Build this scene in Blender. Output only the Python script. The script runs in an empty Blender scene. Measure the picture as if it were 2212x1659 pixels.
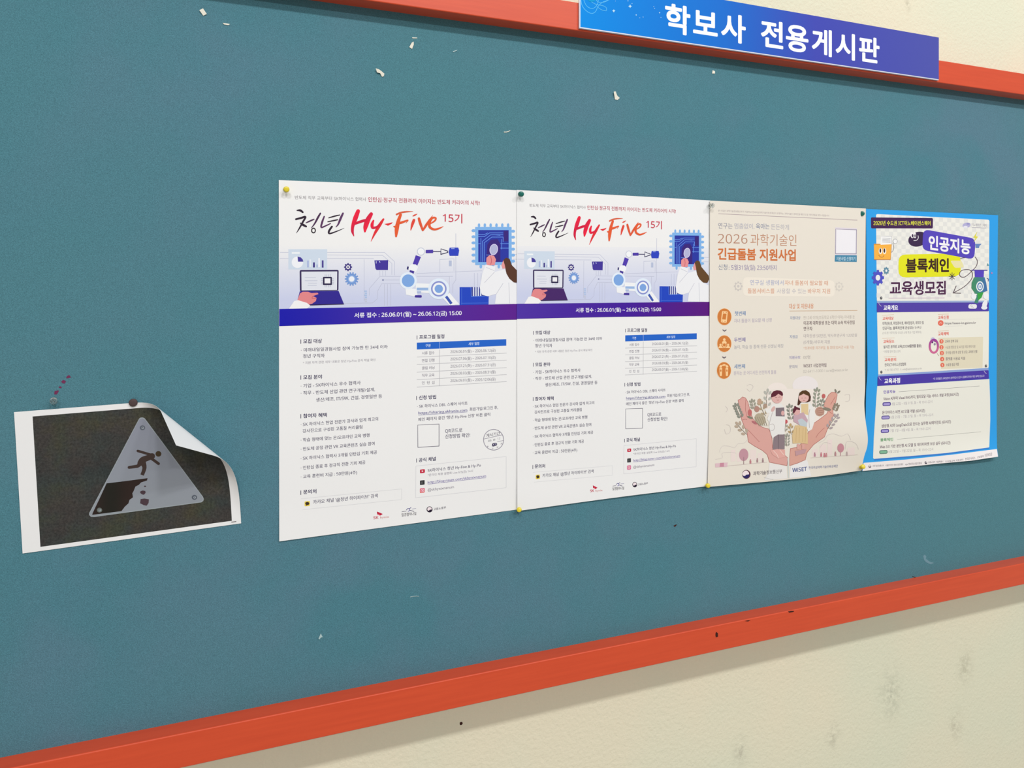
import bpy, math, random
from mathutils import Vector
from mathutils.geometry import tessellate_polygon
random.seed(7)
SC = bpy.context.scene
COL = SC.collection

# ---------------------------------------------------------------- camera
CAMY, CAMZ, F = -1.133, 1.5, 1400.0
cam = bpy.data.cameras.new('camera')
cam.sensor_width = 36.0
cam.lens = 36.0 * F / 2212
cam.shift_y = -204.5 / 2212
cam.clip_start = 0.01
co = bpy.data.objects.new('camera', cam)
co.location = (0, CAMY, CAMZ)
co.rotation_euler = (math.pi / 2, 0, -math.atan2(.3282, .9446))
COL.objects.link(co)
SC.camera = co

# ---------------------------------------------------------------- world, lamps, exposure
SC.view_settings.view_transform = 'Standard'
SC.view_settings.look = 'None'
SC.view_settings.gamma = 1
SC.view_settings.use_curve_mapping = False
SC.view_settings.exposure = 0.0
W = bpy.data.worlds.new('ambient')
W.use_nodes = True
W.node_tree.nodes['Background'].inputs[0].default_value = (1.0, .99, .978, 1)
W.node_tree.nodes['Background'].inputs[1].default_value = 0.315
WN = W.node_tree                      # a lit pale ceiling above, a duller floor below
_tc = WN.nodes.new('ShaderNodeTexCoord')
_sp = WN.nodes.new('ShaderNodeSeparateXYZ')
_rp = WN.nodes.new('ShaderNodeValToRGB')
_mr = WN.nodes.new('ShaderNodeMapRange')
_mr.inputs['From Min'].default_value, _mr.inputs['From Max'].default_value = -1, 1
WN.links.new(_tc.outputs['Generated'], _sp.inputs[0])
WN.links.new(_sp.outputs['Z'], _mr.inputs['Value'])
WN.links.new(_mr.outputs[0], _rp.inputs[0])
_rp.color_ramp.elements[0].color = (.50, .49, .47, 1)
_rp.color_ramp.elements[1].color = (1.50, 1.49, 1.48, 1)
WN.links.new(_rp.outputs[0], WN.nodes['Background'].inputs[0])
SC.world = W
for ly, le in ((-3.6, 63.0), (-6.3, 45.0)):
    for x in (-1.0, 1.3, 3.6):
        ld = bpy.data.lights.new('ceiling_lamp', 'AREA')
        ld.shape = 'RECTANGLE'
        ld.size, ld.size_y = .45, .22
        ld.energy = le
        ld.color = (1, .99, .97)
        lo = bpy.data.objects.new('ceiling_lamp', ld)
        lo.location = (x, ly, 4.9)
        d = Vector((x * .9, 0, 1.2)) - lo.location
        lo.rotation_euler = d.to_track_quat('-Z', 'Y').to_euler()
        COL.objects.link(lo)

# ---------------------------------------------------------------- geometry of the photograph -> board plane
def at(px, py, d=0.0):
    """point on the plane d metres in front of the fabric seen at photo pixel (px, py)"""
    a = (px - 1106) / F
    dx, dy, dz = .9446 * a + .3282, -.3282 * a + .9446, (625 - py) / F
    t = (-CAMY - d) / dy
    return Vector((dx * t, -d, CAMZ + dz * t))

def proj(X, Z, Y=0.0):
    y = Y - CAMY
    r = .9446 * X - .3282 * y
    f = .3282 * X + .9446 * y
    return 1106 + F * r / f, 625 - F * (Z - CAMZ) / f

def depth_of(px, py):
    p = at(px, py)
    return .3282 * p.x + .9446 * (p.y - CAMY)

def lin(c):
    return tuple(((v / 255) / 12.92 if v / 255 <= .04045 else ((v / 255 + .055) / 1.055) ** 2.4) for v in c)

# ---------------------------------------------------------------- materials
def mat(name, rgb=None, rough=.6, spec=.3, attr=False, metal=0):
    m = bpy.data.materials.new(name)
    m.use_nodes = True
    nt = m.node_tree
    b = nt.nodes['Principled BSDF']
    b.inputs['Roughness'].default_value = rough
    b.inputs['Specular IOR Level'].default_value = spec
    b.inputs['Metallic'].default_value = metal
    if rgb:
        b.inputs['Base Color'].default_value = (*lin(rgb), 1)
    if attr:
        a = nt.nodes.new('ShaderNodeAttribute')
        a.attribute_name = 'Col'
        nt.links.new(a.outputs['Color'], b.inputs['Base Color'])
    return m, nt, b

def noise(nt, scale, detail=2, vec=None, rough=.5):
    n = nt.nodes.new('ShaderNodeTexNoise')
    n.inputs['Scale'].default_value = scale
    n.inputs['Detail'].default_value = detail
    n.inputs['Roughness'].default_value = rough
    if vec is None:
        tc = nt.nodes.get('TC') or nt.nodes.new('ShaderNodeTexCoord')
        tc.name = 'TC'
        vec = tc.outputs['Object']
    nt.links.new(vec, n.inputs['Vector'])
    return n

def ramp(nt, src, stops):
    r = nt.nodes.new('ShaderNodeValToRGB')
    e = r.color_ramp.elements
    while len(e) < len(stops):
        e.new(.5)
    for k, (p, c) in enumerate(stops):
        e[k].position = p
        e[k].color = (*c, 1)
    nt.links.new(src, r.inputs[0])
    return r

def mixc(nt, fac, a, b, mode='MIX'):
    m = nt.nodes.new('ShaderNodeMix')
    m.data_type = 'RGBA'
    m.blend_type = mode
    for s, v in ((0, fac), (6, a), (7, b)):
        if hasattr(v, 'is_output'):
            nt.links.new(v, m.inputs[s])
        else:
            m.inputs[s].default_value = v
    return m.outputs[2]

def bump(nt, b, h, strength, dist):
    n = nt.nodes.new('ShaderNodeBump')
    n.inputs['Strength'].default_value = strength
    n.inputs['Distance'].default_value = dist
    nt.links.new(h, n.inputs['Height'])
    nt.links.new(n.outputs[0], b.inputs['Normal'])

def stretch(nt, sc, rot=(0, 0, 0)):
    tc = nt.nodes.get('TC') or nt.nodes.new('ShaderNodeTexCoord')
    tc.name = 'TC'
    mp = nt.nodes.new('ShaderNodeMapping')
    mp.inputs['Scale'].default_value = sc
    mp.inputs['Rotation'].default_value = rot
    nt.links.new(tc.outputs['Object'], mp.inputs['Vector'])
    return mp.outputs[0]

INK, _, _ = mat('printed_ink', rough=.55, spec=.25, attr=True)
PAPER, nt, b = mat('paper', rough=.6, spec=.25, attr=True)
bump(nt, b, noise(nt, 90, 3).outputs[0], .05, .002)

FABRIC, nt, b = mat('teal_felt', rough=.95, spec=.1)
b.inputs['Sheen Weight'].default_value = .08
n1 = noise(nt, 560, 3, stretch(nt, (1, 1, 2.0)), .7)
n2 = noise(nt, 560, 3, stretch(nt, (2.4, 1, 1), (0, .6, 0)), .7)
n3 = noise(nt, 7, 3)
n4 = noise(nt, 1.6, 2)
base = ramp(nt, n3.outputs[0], [(.35, lin((76, 125, 139))), (.65, lin((87, 124, 141)))])
base2 = mixc(nt, ramp(nt, n4.outputs[0], [(.35, (0, 0, 0)), (.65, (1, 1, 1))]).outputs[0], base.outputs[0], (*lin((78, 127, 138)), 1))
fl = ramp(nt, n1.outputs[0], [(.30, (.76,) * 3), (.5, (1, 1, 1)), (.72, (1.28,) * 3)])
fl2 = ramp(nt, n2.outputs[0], [(.30, (.80,) * 3), (.5, (1, 1, 1)), (.75, (1.26,) * 3)])
c = mixc(nt, 1.0, base2, fl.outputs[0], 'MULTIPLY')
c = mixc(nt, 1.0, c, fl2.outputs[0], 'MULTIPLY')
nt.links.new(c, b.inputs['Base Color'])
bump(nt, b, n1.outputs[0], .35, .0015)

PLASTER, nt, b = mat('cream_wall_paint', rough=.75, spec=.2)
n1 = noise(nt, 150, 2)
n2 = noise(nt, 2.5, 3)
base = ramp(nt, n2.outputs[0], [(.38, lin((228, 222, 198))), (.62, lin((221, 222, 199)))]).outputs[0]
tc = nt.nodes['TC']
def stain(base, p, r, dark, sz=1.6):
    mp = nt.nodes.new('ShaderNodeMapping')
    mp.vector_type = 'POINT'
    mp.inputs['Location'].default_value = (-p[0] / r, 0, -p[2] / (r * sz))
    mp.inputs['Scale'].default_value = (1 / r, 0, 1 / (r * sz))
    nt.links.new(tc.outputs['Object'], mp.inputs['Vector'])
    g = nt.nodes.new('ShaderNodeTexGradient')
    g.gradient_type = 'QUADRATIC_SPHERE'
    nt.links.new(mp.outputs[0], g.inputs['Vector'])
    ns = noise(nt, 60, 4, rough=.7)
    m = nt.nodes.new('ShaderNodeMath')
    m.operation = 'MULTIPLY'
    nt.links.new(g.outputs['Fac'], m.inputs[0])
    nt.links.new(ramp(nt, ns.outputs[0], [(.42, (0, 0, 0)), (.6, (1, 1, 1))]).outputs[0], m.inputs[1])
    return mixc(nt, m.outputs[0], base, (*lin(dark), 1))
WALLY = .07
for px, py, r, dk in ((2065, 1565, .04, (186, 182, 162)), (1800, 1590, .035, (188, 185, 165)), (1600, 1625, .035, (190, 187, 168)),
                      (2085, 1440, .05, (190, 188, 166)), (1925, 1500, .07, (190, 192, 172)), (1960, 12, .02, (190, 186, 165))):
    p = at(px, py, -WALLY)
    base = stain(base, p, r, dk)
nt.links.new(base, b.inputs['Base Color'])
bump(nt, b, n1.outputs[0], .6, .0022)

ORANGE, nt, b = mat('orange_painted_wood', rough=.45, spec=.4)
b.inputs['Sheen Weight'].default_value = .35
b.inputs['Sheen Roughness'].default_value = .35
b.inputs['Sheen Tint'].default_value = (1, .85, .8, 1)
n1 = noise(nt, 30, 4, stretch(nt, (.25, 2, 5)))
n2 = noise(nt, 260, 2)
nt.links.new(ramp(nt, n1.outputs[0], [(.3, lin((206, 72, 38))), (.7, lin((214, 78, 42)))]).outputs[0], b.inputs['Base Color'])
bump(nt, b, n2.outputs[0], .12, .0006)

FLOORM, nt, b = mat('grey_terrazzo_floor', rough=.4)
nt.links.new(ramp(nt, noise(nt, 60, 3).outputs[0], [(.4, lin((168, 164, 155))), (.6, lin((190, 187, 178)))]).outputs[0], b.inputs['Base Color'])

BACKM, _, _ = mat('board_backing', (120, 95, 70), .8)
SIGNM, _, _ = mat('sign_acrylic_face', rough=.6, spec=.1, attr=True)
SIGNE, _, _ = mat('sign_white_edge', (215, 220, 235), .4)
DARKM, _, _ = mat('dark_mark', (60, 22, 14), .8)
SCRAP, _, _ = mat('torn_paper', (236, 232, 218), .8)
SCRAPD, _, _ = mat('faded_fibre', (170, 195, 198), .9)
REDM, nt, b = mat('faded_red_ink', (112, 46, 84), .9)
YEL, _, _ = mat('yellow_plastic', (225, 205, 50), .3, .5)
GRN, _, _ = mat('green_plastic', (18, 105, 95), .3, .5)
BRN, nt, b = mat('brown_plastic', (78, 62, 62), .6, .3)
STEEL, _, _ = mat('steel_needle', (190, 190, 195), .25, .5, metal=1)
CLEAR, nt, b = mat('clear_plastic', (235, 240, 238), .08, .5)
b.inputs['Transmission Weight'].default_value = .95
b.inputs['IOR'].default_value = 1.3

PHOTO, nt, b = mat('photocopy_ink', rough=.5, spec=.3)
n1 = noise(nt, 14, 4, rough=.65)
n2 = noise(nt, 300, 3, rough=.7)
n3 = noise(nt, 26, 3)
c1 = ramp(nt, n1.outputs[0], [(.35, lin((44, 43, 45))), (.5, lin((56, 55, 54))), (.66, lin((64, 62, 44)))])
c3 = ramp(nt, n3.outputs[0], [(.4, lin((60, 54, 50))), (.62, lin((42, 58, 56)))])
c = mixc(nt, .4, c1.outputs[0], c3.outputs[0])
c = mixc(nt, 1.0, c, ramp(nt, n2.outputs[0], [(.3, (.55,) * 3), (.7, (1.5,) * 3)]).outputs[0], 'MULTIPLY')
nt.links.new(c, b.inputs['Base Color'])

# ---------------------------------------------------------------- object helpers
def tag(o, label=None, cat=None, group=None, kind=None):
    for k, v in (('label', label), ('category', cat), ('group', group), ('kind', kind)):
        if v:
            o[k] = v
    return o

def mesh_obj(name, verts, faces, m, parent=None, loc=(0, 0, 0), cols=None, smooth=False):
    me = bpy.data.meshes.new(name)
    L = Vector(loc)
    me.from_pydata([tuple(Vector(v) - L) for v in verts], [], faces)
    if cols:
        ca = me.color_attributes.new('Col', 'FLOAT_COLOR', 'POINT')
        ca.data.foreach_set('color', [x for c in cols for x in (*c, 1.0)])
    me.materials.append(m)
    if smooth:
        me.polygons.foreach_set('use_smooth', [True] * len(me.polygons))
    o = bpy.data.objects.new(name, me)
    COL.objects.link(o)
    if parent:
        o.parent = parent
    else:
        o.location = L
    return o

def empty(name, loc, label, cat, group=None):
    o = bpy.data.objects.new(name, None)
    o.location = loc
    o.empty_display_size = .02
    COL.objects.link(o)
    return tag(o, label, cat, group)

def box(name, lo, hi, m, parent=None, bevel=0, loc=(0, 0, 0)):
    x0, y0, z0 = lo
    x1, y1, z1 = hi
    v = [(x0, y0, z0), (x1, y0, z0), (x1, y1, z0), (x0, y1, z0), (x0, y0, z1), (x1, y0, z1), (x1, y1, z1), (x0, y1, z1)]
    f = [(0, 3, 2, 1), (4, 5, 6, 7), (0, 1, 5, 4), (1, 2, 6, 5), (2, 3, 7, 6), (3, 0, 4, 7)]
    o = mesh_obj(name, v, f, m, parent, loc)
    if bevel:
        bv = o.modifiers.new('bevel', 'BEVEL')
        bv.width = bevel
        bv.segments = 3
        o.data.polygons.foreach_set('use_smooth', [True] * 6)
        w = o.modifiers.new('wn', 'WEIGHTED_NORMAL')
    return o

# ---------------------------------------------------------------- structure
BT, BB = 1.983, .8198          # fabric edges
BL, BR = -1.25, 2.65
RP, RH = .030, .053            # rail projection and face height
tag(box('wall_back', (-3.2, WALLY, 0), (5.2, WALLY + .12, 4.6), PLASTER), kind='structure')
tag(box('floor', (-3.2, -5.0, -.05), (5.2, WALLY + .12, 0), FLOORM), kind='structure')

board = empty('notice_board', ((BL + BR) / 2, WALLY, BB - RH), 'large teal fabric notice board in an orange wooden frame on the cream wall', 'notice board')
bl = board.location
box('fabric_panel', (BL, 0, BB), (BR, .02, BT), FABRIC, board, loc=bl)
box('backing_board', (BL - .02, .0205, BB - .02), (BR + .02, WALLY - .001, BT + .02), BACKM, board, loc=bl)
box('frame_rail', (BL - RH, -RP, BT), (BR + RH, WALLY - .0005, BT + RH), ORANGE, board, .0022, bl)['label'] = 'top orange rail of the frame'
box('frame_rail', (BL - RH, -RP, BB - RH), (BR + RH, WALLY - .0005, BB), ORANGE, board, .0022, bl)['label'] = 'bottom orange rail of the frame'
box('frame_rail', (BL - RH, -RP, BB), (BL, WALLY - .0005, BT), ORANGE, board, .0022, bl)['label'] = 'left upright of the frame'
box('frame_rail', (BR, -RP, BB), (BR + RH, WALLY - .0005, BT), ORANGE, board, .0022, bl)['label'] = 'right upright of the frame'

# ---------------------------------------------------------------- printed sheets
def cat_rom(P, n=6):
    out = []
    for i in range(len(P) - 1):
        p0 = P[max(i - 1, 0)]; p1 = P[i]; p2 = P[i + 1]; p3 = P[min(i + 2, len(P) - 1)]
        for k in range(n):
            t = k / n
            out.append(tuple(.5 * (2 * b_ + (c_ - a_) * t + (2 * a_ - 5 * b_ + 4 * c_ - d_) * t * t + (3 * b_ - a_ - 3 * c_ + d_) * t ** 3)
                             for a_, b_, c_, d_ in zip(p0, p1, p2, p3)))
    out.append(tuple(P[-1]))
    return out

GLYPH = {}
GSC = bpy.data.scenes.new('lettering')
GCU = bpy.data.curves.new('lettering', 'FONT')
GCU.resolution_u = 4
GCU.space_line = 2.0
GOB = bpy.data.objects.new('lettering', GCU)
GSC.collection.objects.link(GOB)
WANTED, SHEETS = {}, []
def sans(t):
    """plain sans-serif forms of the capitals and digits, to sit well beside the Hangul"""
    return ''.join(chr(0x1D5A0 + ord(c) - 65) if 'A' <= c <= 'Z' else chr(0x1D7E2 + ord(c) - 48) if c in '012356789' else c for c in t)
def weight(b):
    """outline change of the light weights, spread of the shifted copies that make the heavy ones"""
    return (b, 0.0) if b <= 0 else (0.0, b)

def resolve_lettering():
    """one font evaluation per weight: every string on its own line, cut apart by height"""
    for off, texts in WANTED.items():
        texts = list(texts)
        GCU.body = '\n'.join(sans(t) for t in texts)
        GCU.offset = off
        GSC.view_layers[0].update()
        me = bpy.data.meshes.new_from_object(GOB.evaluated_get(GSC.view_layers[0].depsgraph))
        out = [([], [], {}) for _ in texts]
        co_ = [(v.co.x, v.co.y) for v in me.vertices]
        for p in me.polygons:
            vs = list(p.vertices)
            k = round((.385 - co_[vs[0]][1]) / 2.0)
            V_, F_, idx = out[k]
            f = []
            for i in vs:
                if i not in idx:
                    idx[i] = len(V_)
                    V_.append((co_[i][0], co_[i][1] + 2.0 * k))
                f.append(idx[i])
            F_.append(tuple(f))
        for t, o_ in zip(texts, out):
            GLYPH[(t, off)] = (o_[0], o_[1])
        bpy.data.meshes.remove(me)

class Sheet:
    def __init__(s, root, depth, hom=None, maxlen=15, m=INK, lift=.00006, step=.000007):
        s.lift, s.step = lift, step
        s.root, s.depth, s.hom, s.maxlen, s.m = root, depth, hom, maxlen, m
        s.groups, s.layer, s.order = {}, 0, []
        s.T = (0, 0, 1)
        s.g = None
        s.defer = []
        SHEETS.append(s)
    def place(s, x, y, lay):
        return at(x, y, s.depth(x, y) + lay)
    def P(s, x, y):
        x, y = s.T[0] + x / s.T[2], s.T[1] + y / s.T[2]
        if s.hom:
            h = s.hom
            w = h[2][0] * x + h[2][1] * y + h[2][2]
            x, y = (h[0][0] * x + h[0][1] * y + h[0][2]) / w, (h[1][0] * x + h[1][1] * y + h[1][2]) / w
        return x, y
    def group(s, name, layer=None):
        s.g = s.groups.setdefault(name, ([], [], []))
        if layer is not None:
            s.layer = layer
    def part(s, name):
        """a new part even when its name repeats"""
        k = name
        while k in s.groups:
            k += '|'
        s.g = s.groups.setdefault(k, ([], [], []))
    def emit(s, pts, tris, col, ex=None):
        """pts in photo px; refine long edges, place on the paper"""
        pts = list(pts)
        ex = list(ex) if ex else [0.0] * len(pts)
        L2 = s.maxlen ** 2
        mid = {}
        stack = list(tris)
        done = []
        while stack:
            t = stack.pop()
            best = None
            for k in range(3):
                a, b_ = t[k], t[(k + 1) % 3]
                d2 = (pts[a][0] - pts[b_][0]) ** 2 + (pts[a][1] - pts[b_][1]) ** 2
                if best is None or d2 > best[0] + 1e-9:
                    best = (d2, k)
            if best[0] <= L2:
                done.append(t)
                continue
            k = best[1]
            a, b_, c_ = t[k], t[(k + 1) % 3], t[(k + 2) % 3]
            key = (min(a, b_), max(a, b_))
            if key not in mid:
                mid[key] = len(pts)
                pts.append(((pts[a][0] + pts[b_][0]) / 2, (pts[a][1] + pts[b_][1]) / 2))
                ex.append((ex[a] + ex[b_]) / 2)
            m_ = mid[key]
            stack += [(a, m_, c_), (m_, b_, c_)]
        V, Fc, C = s.g
        n = len(V)
        lay = s.lift + s.layer * s.step
        for p, e_ in zip(pts, ex):
            V.append(s.place(p[0], p[1], lay + e_ * s.step))
            C.append(lin(col(p[0], p[1]) if callable(col) else col))
        for t in done:
            (ax, ay), (bx, by), (cx, cy) = pts[t[0]], pts[t[1]], pts[t[2]]
            if (bx - ax) * (cy - ay) - (by - ay) * (cx - ax) > 0:
                t = (t[0], t[2], t[1])
            Fc.append(tuple(n + i for i in t))
    def poly(s, pts, col, lift=True):
        q = [s.P(*p) for p in pts]
        tr = tessellate_polygon([[Vector((x, y, 0)) for x, y in q]])
        s.emit(q, [tuple(t) for t in tr], col)
        if lift:
            s.layer += 1
    def rect(s, x0, y0, x1, y1, col):
        s.poly([(x0, y0), (x1, y0), (x1, y1), (x0, y1)], col)
    def ell(s, cx, cy, rx, ry, col, n=24, rot=0, a0=0, a1=360):
        c_, s_ = math.cos(math.radians(rot)), math.sin(math.radians(rot))
        full = a1 - a0 >= 360
        P = [] if full else [(cx, cy)]
        for k in range(n if full else n + 1):
            a = math.radians(a0 + (a1 - a0) * k / n)
            u, v = rx * math.cos(a), ry * math.sin(a)
            P.append((cx + u * c_ - v * s_, cy + u * s_ + v * c_))
        s.poly(P, col)
    def stroke(s, pts, w, col, smooth=0, closed=False, cap=False):
        """ribbon; pts may carry their own widths"""
        P = [(p[0], p[1], p[2] if len(p) > 2 else w) for p in pts]
        if closed:
            P.append(P[0])
        if smooth:
            P = cat_rom(P, smooth)
        q, tr = [], []
        for i, p in enumerate(P):
            a = P[max(i - 1, 0)]
            b_ = P[min(i + 1, len(P) - 1)]
            if closed and i in (0, len(P) - 1):
                a, b_ = P[-2], P[1]
            dx, dy = b_[0] - a[0], b_[1] - a[1]
            l = math.hypot(dx, dy) or 1
            nx, ny = -dy / l * p[2] / 2, dx / l * p[2] / 2
            if 0 < i < len(P) - 1 and not smooth:
                d1 = (p[0] - a[0], p[1] - a[1]); d2 = (b_[0] - p[0], b_[1] - p[1])
                l1 = math.hypot(*d1) or 1; l2 = math.hypot(*d2) or 1
                cs = (d1[0] * d2[0] + d1[1] * d2[1]) / l1 / l2
                k = 1 / max(math.sqrt(max((1 + cs) / 2, 0)), .5)
                nx, ny = nx * k, ny * k
                bis = (d1[0] / l1 + d2[0] / l2, d1[1] / l1 + d2[1] / l2)
                lb = math.hypot(*bis)
                if lb > 1e-6:
                    nx, ny = -bis[1] / lb * p[2] / 2 * k, bis[0] / lb * p[2] / 2 * k
            q += [s.P(p[0] + nx, p[1] + ny), s.P(p[0] - nx, p[1] - ny)]
            if i:
                n = 2 * i
                tr += [(n - 2, n - 1, n), (n - 1, n + 1, n)]
        s.emit(q, tr, col, [.3 * (k // 2) for k in range(len(q))])
        s.layer += 1 + int(.3 * len(P)) if smooth else 1
        if cap:
            for p in (P[0], P[-1]):
                s.ell(p[0], p[1], p[2] / 2, p[2] / 2, col, 10)
    def rr(s, quad, r, col, n=4):
        """rounded quad given by its four corners"""
        P = []
        for i in range(4):
            c_ = Vector(quad[i]); a = Vector(quad[i - 1]); b_ = Vector(quad[(i + 1) % 4])
            u = (a - c_).normalized() * r; v = (b_ - c_).normalized() * r
            for k in range(n + 1):
                t = k / n
                P.append(tuple(c_ + u * (1 - t) ** 2 + v * t ** 2))
        s.poly(P, col)
    def text(s, x0, y0, x1, y1, h, txt, col, bold=0.0):
        """a line of lettering between its left and right mid-height points, h = height at the left"""
        WANTED.setdefault(weight(bold)[0], {})[txt] = 1
        a = s.P(x0, y0); b_ = s.P(x1, y1)
        H = (at(*s.P(x0, y0 - h / 2)) - at(*s.P(x0, y0 + h / 2))).z
        s.defer.append((a, b_, H, txt, col, bold, s.layer, s.g, 0.0))
    def letter(s, a, b_, H, txt, col, bold, layer, g, d):
        off, r = weight(bold)
        vs, fs = GLYPH[(txt, off)]
        A, B = at(a[0], a[1], d), at(b_[0], b_[1], d)
        xa = min(v[0] for v in vs); xb = max(v[0] for v in vs)
        tr = [(f[0], f[k], f[k + 1]) for f in fs for k in range(1, len(f) - 1)]
        sh = [(0, 0)] if not r else [(-r, -r * .6), (r, r * .6)] if r <= .012 else [(r * math.cos(k * math.pi / 4 + .39), r * math.sin(k * math.pi / 4 + .39)) for k in range(8)]
        s.g, s.layer = g, layer
        for sx, sy in sh:
            q = []
            for gx, gy in vs:
                t = (gx + sx - xa + r) / (xb - xa + 2 * r)
                q.append(proj(A.x + (B.x - A.x) * t, A.z + (B.z - A.z) * t + (gy + sy - .385) / (.90 + 2 * r) * H, -d))
            s.emit(q, tr, col)
            s.layer += .4
    def gear(s, cx, cy, r, n, col, ry=None, hole=None, hc=(235, 235, 235)):
        ry = ry or r
        P = []
        for k in range(n):
            for j, rad in ((-.32, .78), (-.22, 1), (.22, 1), (.32, .78)):
                a = 2 * math.pi * (k + j) / n
                P.append((cx + r * rad * math.cos(a), cy + ry * rad * math.sin(a)))
        s.poly(P, col)
        if hole:
            s.ell(cx, cy, hole, hole * ry / r, hc, 16)
    def build(s):
        for q in s.defer:
            s.letter(*q)
        L = s.root.location
        for name, (V, Fc, C) in s.groups.items():
            if V:
                mesh_obj(name.rstrip('|'), V, Fc, s.m, s.root, L, C)

def paper(name, edges, depth, col, root, nu=40, nv=56, th=.00022, cname='paper_sheet'):
    """edges: top, bottom, left, right polylines in photo px (functions of 0..1)"""
    T, B, Lf, R = edges
    V, C, Fc = [], [], []
    for side in (0, 1):
        for j in range(nv + 1):
            v = j / nv
            for i in range(nu + 1):
                u = i / nu
                p = [0, 0]
                for k in (0, 1):
                    c00, c10, c01, c11 = T(0)[k], T(1)[k], B(0)[k], B(1)[k]
                    p[k] = (1 - v) * T(u)[k] + v * B(u)[k] + (1 - u) * Lf(v)[k] + u * R(v)[k] \
                        - ((1 - u) * (1 - v) * c00 + u * (1 - v) * c10 + (1 - u) * v * c01 + u * v * c11)
                V.append(at(p[0], p[1], depth(*p) - side * th))
                C.append(lin(col))
    N = (nu + 1) * (nv + 1)
    w = nu + 1
    for j in range(nv):
        for i in range(nu):
            a = j * w + i
            Fc.append((a, a + w, a + w + 1, a + 1))
            Fc.append((N + a, N + a + 1, N + a + w + 1, N + a + w))
    rim = [i for i in range(nu)] + [j * w + nu for j in range(nv)] + [nv * w + nu - i for i in range(nu)] + [(nv - j) * w for j in range(nv)]
    n0 = len(V)
    for a in rim:
        V += [V[a], V[a + N]]
        C += [C[a], C[a]]
    M = len(rim)
    for k in range(M):
        a, b_ = n0 + 2 * k, n0 + 2 * ((k + 1) % M)
        Fc.append((a, b_, b_ + 1, a + 1))
    return mesh_obj(cname, V, Fc, PAPER, root, root.location, C, smooth=True)

def line(*pts):
    """smooth curve through px points, as a function of 0..1 (given as (t, x, y))"""
    def f(t):
        for k in range(len(pts) - 1):
            a, b_ = pts[k], pts[k + 1]
            if t <= b_[0] or k == len(pts) - 2:
                s_ = (t - a[0]) / (b_[0] - a[0])
                p0 = pts[max(k - 1, 0)]; p3 = pts[min(k + 2, len(pts) - 1)]
                out = []
                for i in (1, 2):
                    m1 = (b_[i] - p0[i]) / (b_[0] - p0[0]) * (b_[0] - a[0])
                    m2 = (p3[i] - a[i]) / (p3[0] - a[0]) * (b_[0] - a[0])
                    out.append((2 * s_ ** 3 - 3 * s_ ** 2 + 1) * a[i] + (s_ ** 3 - 2 * s_ ** 2 + s_) * m1 + (-2 * s_ ** 3 + 3 * s_ ** 2) * b_[i] + (s_ ** 3 - s_ ** 2) * m2)
                return out
    return f

def lerp(a, b_, t):
    t = min(max(t, 0), 1)
    return tuple(x + (y - x) * t for x, y in zip(a, b_))
def bell(x, w):
    return math.exp(-(x / w) ** 2)

NAVY, GREY, BODY = (48, 40, 84), (140, 134, 150), (72, 66, 96)
WHITE = (236, 236, 238)

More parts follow.
